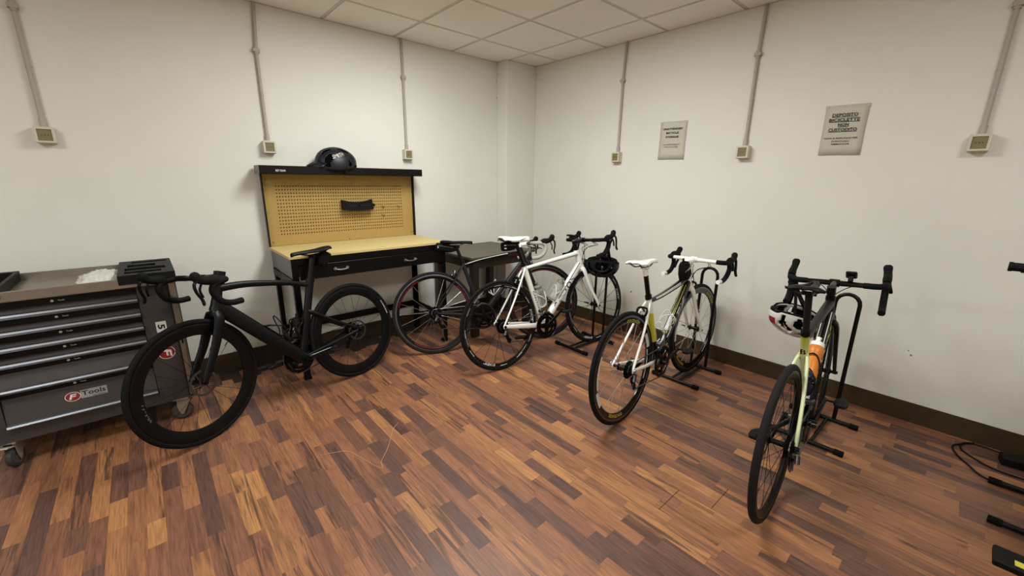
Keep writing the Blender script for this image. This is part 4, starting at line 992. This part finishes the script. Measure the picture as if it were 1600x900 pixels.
        cg.loft([c - up * .0385 - ax * .065, c - up * .0385 + ax * .06], .012, .003, n=8); cg.tube([c - up * .037 - ax * .07, c + up * .02 - ax * .074], .0036, 8)
        cg.build('bottle_cage', m_, root)
        g['cage' if A is dt0 else 'cage2'] = (c, ax, up)
    return root, M, g
def bottle(key, cage, label, bm, cm, group=None, h=.155, capm=None):
    root, M, g = ROOT[key]; c, ax, up = g[cage]
    Yv = ax; Xv = up; Zv = Xv.cross(Yv)
    L = Matrix(((Xv.x, Yv.x, Zv.x, (c - ax * .068).x), (Xv.y, Yv.y, Zv.y, (c - ax * .068).y), (Xv.z, Yv.z, Zv.z, (c - ax * .068).z), (0, 0, 0, 1)))
    W = M @ L; r = empty('water_bottle', M=W); tag(r, label, 'bottle', group)
    b = MB(); b.lathe([(0, 0), (.030, 0), (.0345, .004), (.035, .02), (.035, h * .55), (.031, h * .62), (.031, h * .68), (.035, h * .75), (.035, h * .92), (.028, h), (0, h)], 28); b.build('body', bm, r)
    k = MB(); k.lathe([(.0285, h * .985), (.0305, h * .985), (.0305, h + .018), (.022, h + .024), (.010, h + .028), (.010, h + .04), (.012, h + .042), (.012, h + .05), (0, h + .052)], 24); k.build('cap', cm, r)
    return r
# ---- styles
W_disc = dict(depth=.058, rim=M_carbon, tyrem=M_rubber, ns=20, spoke=M_spkb, disc=True, rw=.013, tyre=.0145)
W_disc['text'] = [('VISION', .5, .10, .010, .262, M_gprint, .2)]
bike(1, 'matte black disc brake road bike leaning between tool cart and workbench', dict(
    fm=[M_carbon] * 6, dt=(.028, .041), tt=(.020, .019), stw=(.016, .025), csb=.017, ssb=.011, ssj=.30, arch=.022, forkm=M_carbon, fa=.014, fb=.028, fy=.040,
    wheel=W_disc, rwheel=dict(text=[('TUBELESS', 3.0, .12, .008, .300, M_wprint, .1)]), spw=(.012, .019), spm=M_carbon, saddlem=M_blackp, stemm=M_carbon, barm=M_carbon, tapem=M_tape, tall=True, cage=M_blackp, cage2=M_blackp, tape0=0,
    pedalm=M_blackp, cables=False, crankm=M_gloss))
W_2 = dict(depth=.034, rim=M_black, tyrem=M_rubber2, ns=20, spoke=M_spk, track=M_steel, hub=M_black, arcs=[(k * 2 * pi / 3 + .4, k * 2 * pi / 3 + 1.5, .282, .296, M_red) for k in range(3)])
W_2['arcs'] = [(k * 2 * pi / 3 + .2, k * 2 * pi / 3 + 1.15, .282, .291, M_red) for k in range(3)]
bike(2, 'black and red road bike with pale bar tape leaning on the wooden table', dict(
    fm=[M_gloss, M_carbong, M_carbong, M_gloss, M_carbong, M_carbong], dt=(.021, .026), tt=(.016, .017), stw=(.015, .017), csb=.012, ssb=.0065, arch=.014, forkm=M_carbong, fa=.011, fb=.017,
    wheel=W_2, spw=(.0138, .0138), spm=M_carbon, saddlem=M_blackp, railm=M_red, stemm=M_white, barm=M_carbong, tapem=M_tapeg, cage=M_wprint, crankm=M_dsteel, brakem=M_steel, rroll=20, froll=-50,
    stripes=[('tt', .05, .8, .45, .14, M_wprint), ('tt', .7, 1, -.5, .3, M_red), ('dt', 0, .25, -.3, .35, M_red), ('dt', .42, .62, .1, .6, mat('pale_grey_print', (140, 142, 148), .4)), ('dt', .68, .76, .1, .6, mat('pale_grey_print', (140, 142, 148), .4))]))
W_3 = dict(depth=.030, rim=M_black, tyrem=M_rubber, ns=18, spoke=M_spkb, track=M_kprint, fat=True, hub=M_black)
W_3['text'] = [('ZONDA', a_, .095, .015, .293, M_wprint, .2) for a_ in (.2, 2.3, 4.4)] + [('CAMPAGNOLO', a_, .10, .008, .294, M_wprint, .2) for a_ in (1.3, 3.4, 5.5)]
W_3['arcs'] = [(k * pi / 6, k * pi / 6 + .20, .2985, .302, M_wprint) for k in range(12)]
bike(3, 'white and black road bike with white saddle, front wheel in a stand near corner', dict(
    fm=[M_white] * 6, dt=(.025, .028), tt=(.018, .017), stw=(.017, .021), csb=.022, ssb=.0075, arch=0, forkm=M_white, fa=.012, fb=.018, wheel=W_3, spw=(.0138, .0138), spm=M_gloss,
    skirt=.036, saddlem=M_whitem, stemm=M_gloss, barm=M_gloss, tapem=M_tape, cage=M_wprint, cage2=M_wprint, crankm=M_dsteel, brakem=M_black, rroll=5, froll=0, swid=.066,
    letters=[('dt', 'CANYON', .48, .32, .050, M_kprint, 0), ('st', 'CANYON', .42, .17, .018, M_kprint, 0), ('cs', 'CANYON', .45, .10, .016, M_kprint, 0)],
    stripes=[('tt', .0, 1, -.55, .12, M_kprint), ('dt', 0, .6, .62, .10, M_kprint)]))
W_4 = dict(depth=.046, rim=M_gloss, tyrem=M_rubber, ns=18, spoke=M_spk, track=M_steel, fat=True, hub=M_black, radial=True)
W_4['text'] = [('BONTRAGER', a_, .15, .018, .280, M_yelt, .2) for a_ in (1.25, 4.4)]
W_4['arcs'] = [(k * pi + 2.6, k * pi + 3.3, .264, .276, M_wprint) for k in range(2)] + [(k * pi + .2, k * pi + .55, .266, .292, M_wprint) for k in range(2)]
bike(4, 'white, black and yellow road bike with white stem, middle of right wall row', dict(
    fm=[M_gloss, M_gloss, M_yw, M_white, M_white, M_white], dt=(.026, .030), tt=(.018, .018), stw=(.016, .021), csb=.014, ssb=.008, arch=-.014, forkm=M_white, fa=.012, fb=.019, wheel=W_4,
    spw=(.013, .018), spm=M_gloss, sptop=M_white, saddlem=M_whitem, railm=M_black, stemm=M_white, barm=M_white, tapem=M_tape, tape0=3, tapeend=True, cage=M_wprint, cage2=M_wprint, crankm=M_gloss, ringm=M_black, brakem=M_black, spacer=M_white, forktext='MADONE', cut=True,
    rroll=0, froll=25, letters=[('dt', 'TREK', .46, .34, .044, M_wprint, 0)], stripes=[('tt', .1, .8, .5, .3, M_white), ('dt', .05, .7, .955, .025, M_yel), ('dt', .7, .9, .2, .5, M_yel)]))
W_5 = dict(depth=.030, rim=M_carbon, tyrem=M_rubber2, ns=22, spoke=M_spkb, disc=True, tyre=.0140, rw=.012)
bike(5, 'dark grey and neon yellow disc brake road bike, nearest one at right', dict(
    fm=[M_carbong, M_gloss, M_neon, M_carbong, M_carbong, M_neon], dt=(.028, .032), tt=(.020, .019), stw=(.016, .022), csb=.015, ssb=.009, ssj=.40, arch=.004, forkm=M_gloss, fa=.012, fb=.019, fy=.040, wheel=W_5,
    spw=(.0138, .0138), spm=M_carbong, saddlem=M_blackp, stemm=M_gloss, barm=M_gloss, tapem=M_tape, cage=M_blackp, cage2=M_blackp, crankm=M_gloss, cut=True, pedalm=M_blackp, emblem=True,
    letters=[('dt', 'CIPOLLINI', .45, .40, .042, M_neonp, .25)], stripes=[('dt', 0, .9, .86, .05, M_wprint)]))
W_6 = dict(depth=.018, rim=M_black, tyrem=M_rubber, ns=20, spoke=M_spkb, disc=True, tyre=.026, rw=.014)
bike(6, 'black flat bar bike mostly beyond the right edge of the photo', dict(
    fm=[M_carbon] * 6, dt=(.022, .022), tt=(.016, .018), stw=(.016, .016), csb=.012, ssb=.009, ssj=.40, forkm=M_black, fa=.017, fb=.019, fy=.05, wheel=W_6, spw=(.0138, .0138), spm=M_black, saddlem=M_blackp, stemm=M_black, barm=M_black, tapem=M_tape, flat=True, cables=False))
bottle(3, 'cage', 'clear ribbed water bottle on down tube of the white road bike', M_clear, M_gprint)
bottle(3, 'cage2', 'clear water bottle with grey cap on seat tube of the white bike', M_clear, M_gprint)
bottle(5, 'cage', 'orange water bottle with white cap on the neon yellow bike', M_orange, M_white, h=.17)
bottle(5, 'cage2', 'short navy blue bottle behind the orange one on seat tube', M_navy, M_navy, h=.09)
bottle(1, 'cage2', 'black tool bottle on seat tube of the matte black bike', M_gloss, M_gloss, h=.10)
# ---- saddle and frame bags, computer
def bag_on(key, pos, size, rot, label, name='saddle_bag', steer=False, m_=M_bag, extra=None):
    root, M, g = ROOT[key]; Mx = M @ (TOP[key] if steer else Matrix.Identity(4)) @ Matrix.Translation(pos) @ Matrix.Rotation(radians(rot), 4, 'Y')
    r = empty(name, M=Mx); tag(r, label, 'bag'); sx, sy, sz = size
    b = MB()
    if name == 'frame_bag': b.loft([Vector((0, 0, -sz)), Vector((0, 0, -sz * .93)), Vector((sx * .02, 0, -sz * .3)), Vector((sx * .1, 0, sz * .6)), Vector((sx * .15, 0, sz * .95)), Vector((sx * .15, 0, sz))], [sy * .6, sy * .9, sy, sy * .9, sy * .7, sy * .4], [sx * .6, sx * .8, sx * .8, sx * .62, sx * .45, sx * .3], n=24, ex=4)
    else: b.loft([Vector((-sx, 0, 0)), Vector((-sx * .92, 0, 0)), Vector((-sx * .3, 0, .002)), Vector((sx * .5, 0, .006)), Vector((sx * .95, 0, .012)), Vector((sx, 0, .012))], [sy * .7, sy * .95, sy, sy * .8, sy * .5, sy * .35], [sz * .7, sz * .95, sz, sz * .85, sz * .5, sz * .35], n=20, ex=3.2)
    b.build('pouch', m_, r)
    z = MB(); z.tube(crv([(-sx * .95, -sy * .93, sz * .3), (-sx * .2, -sy * 1.01, sz * .35), (sx * .6, -sy * .78, sz * .35)], 4), .002, 6); z.build('zip', M_gprint, r)
    s_ = MB(); s_.box(-.008, .008, -.004, .004, sz * .5, sz + .03); s_.build('strap', M_bag, r, smooth=False)
    if extra:
        t = MB()
        for q in extra: t.box(*q)
        t.build('reflective_tab', M_wprint, r, smooth=False)
    return r
g1 = ROOT[1][2]; bag_on(1, g1['sclamp'] + Vector((-.075, 0, -.035)), (.05, .026, .038), 60, 'small black saddle bag under saddle of the matte black bike')
g2 = ROOT[2][2]; bag_on(2, g2['sclamp'] + Vector((-.085, 0, -.018)), (.085, .032, .036), 12, 'long black saddle bag under saddle of the black and red bike', extra=[(-.076, -.070, -.036, -.030, -.008, .004)])
g3 = ROOT[3][2]; bag_on(3, g3['sclamp'] + Vector((-.06, 0, -.030)), (.062, .036, .034), 4, 'black saddle bag with white tabs under the white saddle', extra=[(-.066, -.05, -.034, -.030, .006, .014), (-.066, -.05, -.034, -.030, -.016, -.008)])
g4 = ROOT[4][2]; bag_on(4, g4['httop'] + Vector((-.050, 0, .024)), (.058, .034, .058), -20, 'black top tube bag behind the white stem of the yellow bike', name='frame_bag', extra=[(-.02, .02, -.0365, -.0345, .012, .018)])
def computer(key, x, v, z, label, tilt=-25):
    root, M, g = ROOT[key]; r = empty('bike_computer', M=M @ TOP[key] @ Matrix.Translation(g['barc'] + Vector((x, v, z))) @ Matrix.Rotation(radians(tilt), 4, 'Y')); tag(r, label, 'bike computer')
    MB().box(-.036, .030, -.024, .024, -.006, .008, ch=.005).build('body', M_blackp, r); MB().box(-.028, .022, -.019, .019, .0081, .0095, ch=.0005).build('screen', mat('lcd_grey', (118, 122, 112), .25), r); MB().box(-.012, .010, -.011, .011, -.040, -.006, ch=.003).build('mount', M_blackp, r)
computer(5, .012, -.065, .046, 'small grey screened bike computer beside stem of the neon yellow bike', tilt=35)
computer(3, .0, .14, .036, 'small silver bike computer on left side of the white bike handlebar', tilt=10)
# ------------------------------------------------------------------ helmets
def helmet(Mw, label, shell, foam, vents, name='bicycle_helmet', slots=None, visor=False, text=None, accents=None, straps=None, sc=1.0, hgt_=.150):
    r = empty(name, M=Mw @ Matrix.Scale(sc, 4)); tag(r, label, 'helmet')
    A, Bw, Hh = .140, .104, hgt_; nu, nv = 88, 36
    def P(u, v, k=1.0):
        # u around (0..2pi, 0=front), v 0 top .. 1 rim
        ph = v * pi / 2 * 1.12; rr = sin(ph); zz = cos(ph)
        x = A * rr * cos(u); y = Bw * rr * sin(u); z = Hh * zz
        x += -.012 * (1 - zz) * (1 if cos(u) < 0 else 0)
        if cos(u) < -.2: x *= 1.0 + .10 * (-cos(u)) * rr * (1 - abs(v - .6))
        z += .012 * cos(2 * u) * v + (.018 * v * v * (1 if abs(sin(u)) < .6 else .3))
        return Vector((x * k, y * k, z * k))
    def hole(u, v):
        if slots:
            q = P(u, v); yn = abs(q.y) / Bw
            return any(abs(yn - yc) < dy * (1 - ((q.x - (xa + xb) / 2) / ((xb - xa) / 2)) ** 4) ** .5 and v < .93 for yc, dy, xa, xb in slots if xa < q.x < xb)
        for (uc, vc, du, dv, tw) in vents:
            for s_ in (-1, 1):
                uu = (u - s_ * uc + pi) % (2 * pi) - pi; q = uu - s_ * tw * (v - vc)
                if (q / du) ** 2 + ((v - vc) / dv) ** 2 < 1: return True
        return False
    vs = []; fs = []; ms = []
    for i in range(nu):
        for j in range(nv + 1):
            u = 2 * pi * i / nu; v = .02 + .98 * j / nv; vs.append(P(u, v))
    m = MB()
    idx = lambda i, j: (i % nu) * (nv + 1) + j
    acc = accents or []
    faces = [[], []]
    for i in range(nu):
        for j in range(nv):
            u = 2 * pi * (i + .5) / nu; v = .02 + .98 * (j + .5) / nv
            if hole(u, v): continue
            k = 0
            for (uc, vc, du, dv) in acc:
                for s_ in (-1, 1):
                    uu = (u - s_ * uc + pi) % (2 * pi) - pi
                    if abs(uu) < du and abs(v - vc) < dv: k = 1
            faces[k].append((idx(i, j), idx(i + 1, j), idx(i + 1, j + 1), idx(i, j + 1)))
    faces[0].append(tuple(idx(i, 0) for i in range(nu)))
    m.v = vs; m.f = faces[0] + faces[1]; m.m = [0] * len(faces[0]) + [1] * len(faces[1])
    o = m.build('shell', [shell, M_helr], r, ang=180)
    s_ = o.modifiers.new('s', 'SOLIDIFY'); s_.thickness = .016; s_.offset = -1; s2 = o.modifiers.new('b', 'SUBSURF'); s2.levels = 1; s2.render_levels = 1
    # inner liner ribs + rim
    l = MB(); vs = [P(2 * pi * i / 40, .05 + .9 * j / 10, .86) for i in range(40) for j in range(11)]
    l.add(vs, [((i % 40) * 11 + j, ((i + 1) % 40) * 11 + j, ((i + 1) % 40) * 11 + j + 1, (i % 40) * 11 + j + 1) for i in range(40) for j in range(10) if (i + j // 4) % 5 != 0])
    l.build('liner', foam, r)
    rim = MB(); pts = [P(2 * pi * i / 48, 1.0, .97) for i in range(49)]; rim.tube(pts, .006, 8, cap=False); rim.build('rim', M_capr, r)
    if visor:
        v = MB(); vv = []; 
        for i in range(13):
            a = -1.0 + 2.0 * i / 12
            p0 = P(a, .86) + Vector((0, 0, .012)); vv += [p0, p0 + Vector((.055 * cos(a) + .01, .012 * sin(a), -.018 - .018 * cos(a)))]
        v.add(vv, [(2 * i, 2 * i + 1, 2 * i + 3, 2 * i + 2) for i in range(12)]); vo = v.build('visor', shell, r); q = vo.modifiers.new('s', 'SOLIDIFY'); q.thickness = .004
    if text:
        s_, u0, v0, wd, ht, rot = text
        t = MB()
        def fn(x, y):
            xr = x * cos(rot) - y * sin(rot); yr = x * sin(rot) + y * cos(rot)
            return P(u0 + xr / .12, v0 - yr / .17, 1.012)
        add_text(t, s_, fn, wd, ht, .0); t.build('lettering', M_wprint, r, smooth=False)
    if straps:
        t = MB()
        for path in straps: t.loft(crv(path, 5), .0012, .0085, n=8, lat=Vector((0, 1, 0)))
        t.build('strap', M_bag, r)
    d = MB(); d.tube(crv([P(pi, .95, .9), P(pi - .5, .98, .84) + Vector((0, 0, -.01)), P(pi - 1.1, .95, .85)], 4), .006, 8); d.tube(crv([P(pi, .95, .9), P(pi + .5, .98, .84) + Vector((0, 0, -.01)), P(pi + 1.1, .95, .85)], 4), .006, 8); d.M = Matrix.Translation(P(pi, .97, .92) + Vector((-.002, 0, -.012))) @ Matrix.Rotation(pi / 2, 4, 'Z'); d.lathe([(0, -.01), (.014, -.01), (.014, .01), (0, .01)], 16); d.build('fit_dial', M_blackp, r)
    return r
SL = [(0, .13, .0, .12), (0, .13, -.125, -.02), (.37, .12, .02, .12), (.37, .13, -.12, -.01), (.69, .10, -.01, .10), (.69, .11, -.115, -.03), (.93, .07, -.05, .07)]
V3 = [(.32, .50, .10, .30, .1), (.80, .62, .16, .14, .5), (1.35, .42, .16, .17, .6), (1.45, .78, .22, .07, .3), (2.1, .55, .16, .18, .3), (2.75, .5, .12, .26, .0)]
# on the bench header: seen from its side, front to the left
hm = Matrix.Translation((-2.095, -.113, 1.468)) @ Matrix.Rotation(radians(176), 4, 'Z') @ Matrix.Rotation(radians(3), 4, 'Y')
helmet(hm, 'dark navy helmet with visor resting on top of the workbench header', M_helk, M_foam, [(.32, .50, .07, .26, .1), (.95, .62, .16, .07, .5), (1.05, .36, .14, .07, .6), (1.9, .35, .18, .07, .5), (2.3, .62, .16, .06, .3), (2.75, .5, .08, .2, .0)], visor=True, hgt_=.138, text=('SMITH', 1.66, .55, .085, .022, .22),
       straps=[[(-.02, .088, .012), (-.045, .098, -.006), (-.055, .100, -.035), (-.052, .098, -.066)]], sc=1.0, slots=[(0, .13, .01, .11), (0, .13, -.11, -.02), (.42, .09, .03, .10), (.42, .10, -.10, -.02), (.80, .10, .03, .09), (.84, .07, -.115, -.085)])
# hanging upside down from right hood of white bike
def hang(key, side, off, rz, label, **k):
    root, M, g = ROOT[key]; p = BK[key]; hw = p['bw'] / 2
    hp = M @ TOP[key] @ (g['barc'] + Vector((.11, side * hw, .0)))
    c = hp + Vector(off)
    Mw = Matrix.Translation(c) @ Matrix.Rotation(rz, 4, 'Z') @ Matrix.Rotation(pi + k.pop('tilt', 0), 4, 'X') @ Matrix.Rotation(k.pop('pitch', 0), 4, 'Y')
    inv = Mw.inverted() @ hp
    st_ = [[(.06, .085, .01), tuple(Vector((.03, .05, 0)).lerp(inv, .6)), tuple(inv + Vector((.014, .012, 0)))], [(-.05, .09, .01), tuple(Vector((-.02, .06, 0)).lerp(inv, .6)), tuple(inv + Vector((-.014, .012, 0)))],
           [(.06, -.085, .01), tuple(Vector((.03, -.05, 0)).lerp(inv, .6)), tuple(inv + Vector((.014, -.012, 0)))], [(-.05, -.09, .01), tuple(Vector((-.02, -.06, 0)).lerp(inv, .6)), tuple(inv + Vector((-.014, -.012, 0)))]]
    return helmet(Mw, label, straps=st_, **k)
hang(3, -1, (.03, .08, -.205), radians(-60), 'black helmet hanging upside down from the white bike handlebar', shell=M_helk, foam=M_foam, vents=V3, sc=.98, hgt_=.135, slots=SL)
hang(5, 1, (-.03, -.085, -.225), radians(-62), 'white, black and red helmet hanging from left bar of the neon yellow bike', shell=M_helw, foam=M_foam, vents=V3, sc=1.0, hgt_=.128, slots=SL, accents=[(2.8, .70, .2, .12), (.6, .85, .25, .10)], tilt=.1, pitch=-.22)
# ------------------------------------------------------------------ wheel stands
def stand(xn, yc, label, rz=0, dx=.36):
    r = tag(empty('bike_stand', loc=(xn, yc, 0)), label, 'bike stand', 'black floor stands for front wheels'); r.rotation_euler.z = rz
    hl = .165; z = .016
    for i, x in enumerate((0, dx)):
        m = MB(); m.tube([(x, -hl, z), (x, hl, z)], .0125, 14); f = m.build('foot_bar', M_black, r)
        for s_ in (-1, 1):
            m = MB(); m.tube([(x, s_ * (hl - .035), z), (x, s_ * (hl + .006), z)], .0155, 14); m.build('end_cap', M_capr, f)
    for s_ in (-1, 1):
        m = MB(); m.tube([(0, s_ * .026, z + .002), (dx, s_ * .026, z + .002)], .009, 10); m.build('wheel_rail', M_black, r)
    m = MB(); w_ = .055; h = .78
    pts = [(dx, -w_, z), (dx, -w_, h - w_)] + [(dx, -w_ * cos(a * pi / 8), h - w_ + w_ * sin(a * pi / 8)) for a in range(1, 8)] + [(dx, w_, h - w_), (dx, w_, z)]
    m.tube(pts, .0105, 12); m.build('upright_loop', M_black, r)
stand(-.735, -1.405, 'black floor stand holding front wheel of the white bike with hanging helmet')
stand(-.612, -2.262, 'black floor stand holding front wheel of the white and yellow bike')
stand(-.735, -3.082, 'black floor stand holding front wheel of the neon yellow bike')
stand(-.785, -3.925, 'black floor stand at right edge with only its left feet in view')
# ------------------------------------------------------------------ charger and cord, thread
r = tag(empty('power_adapter', loc=(-.10, -3.885, 0)), 'black power adapter with looped cord on floor by the right baseboard', 'power adapter')
MB().box(-.075, -.0, -.12, .10, .0, .045, ch=.006).build('case', M_blackp, r)
r.rotation_euler.z = radians(8)
Ri = Matrix.Translation(r.location) @ Matrix.Rotation(radians(8), 4, 'Z'); Ri = Ri.inverted()
for pts, rad in (([(-.085, -3.80, .018), (-.06, -3.74, .012), (-.05, -3.69, .006), (-.10, -3.655, .005), (-.155, -3.625, .005), (-.24, -3.64, .005), (-.33, -3.69, .005), (-.40, -3.74, .005), (-.42, -3.85, .005), (-.42, -4.0, .005), (-.36, -4.15, .005)], .0042),
                 ([(-.05, -3.70, .012), (-.09, -3.66, .010), (-.16, -3.655, .006), (-.22, -3.70, .005), (-.27, -3.77, .005), (-.275, -3.88, .005), (-.25, -4.05, .005)], .0038)):
    cd = MB(); cd.tube([Ri @ Vector(q) for q in crv(pts, 6)], rad, 8); cd.build('cord', M_blackp, r)
th_ = MB(); th_.tube(crv([(-2.778, -1.484, .002), (-2.717, -1.51, .003), (-2.652, -1.558, .002), (-2.587, -1.776, .002), (-2.56, -1.73, .002), (-2.488, -1.65, .002), (-2.394, -1.517, .002), (-2.34, -1.471, .002)], 5), .0011, 5)
tag(th_.build('straw_thread', M_thread), 'thin pale bent strand lying on the floor left of centre', 'thread')
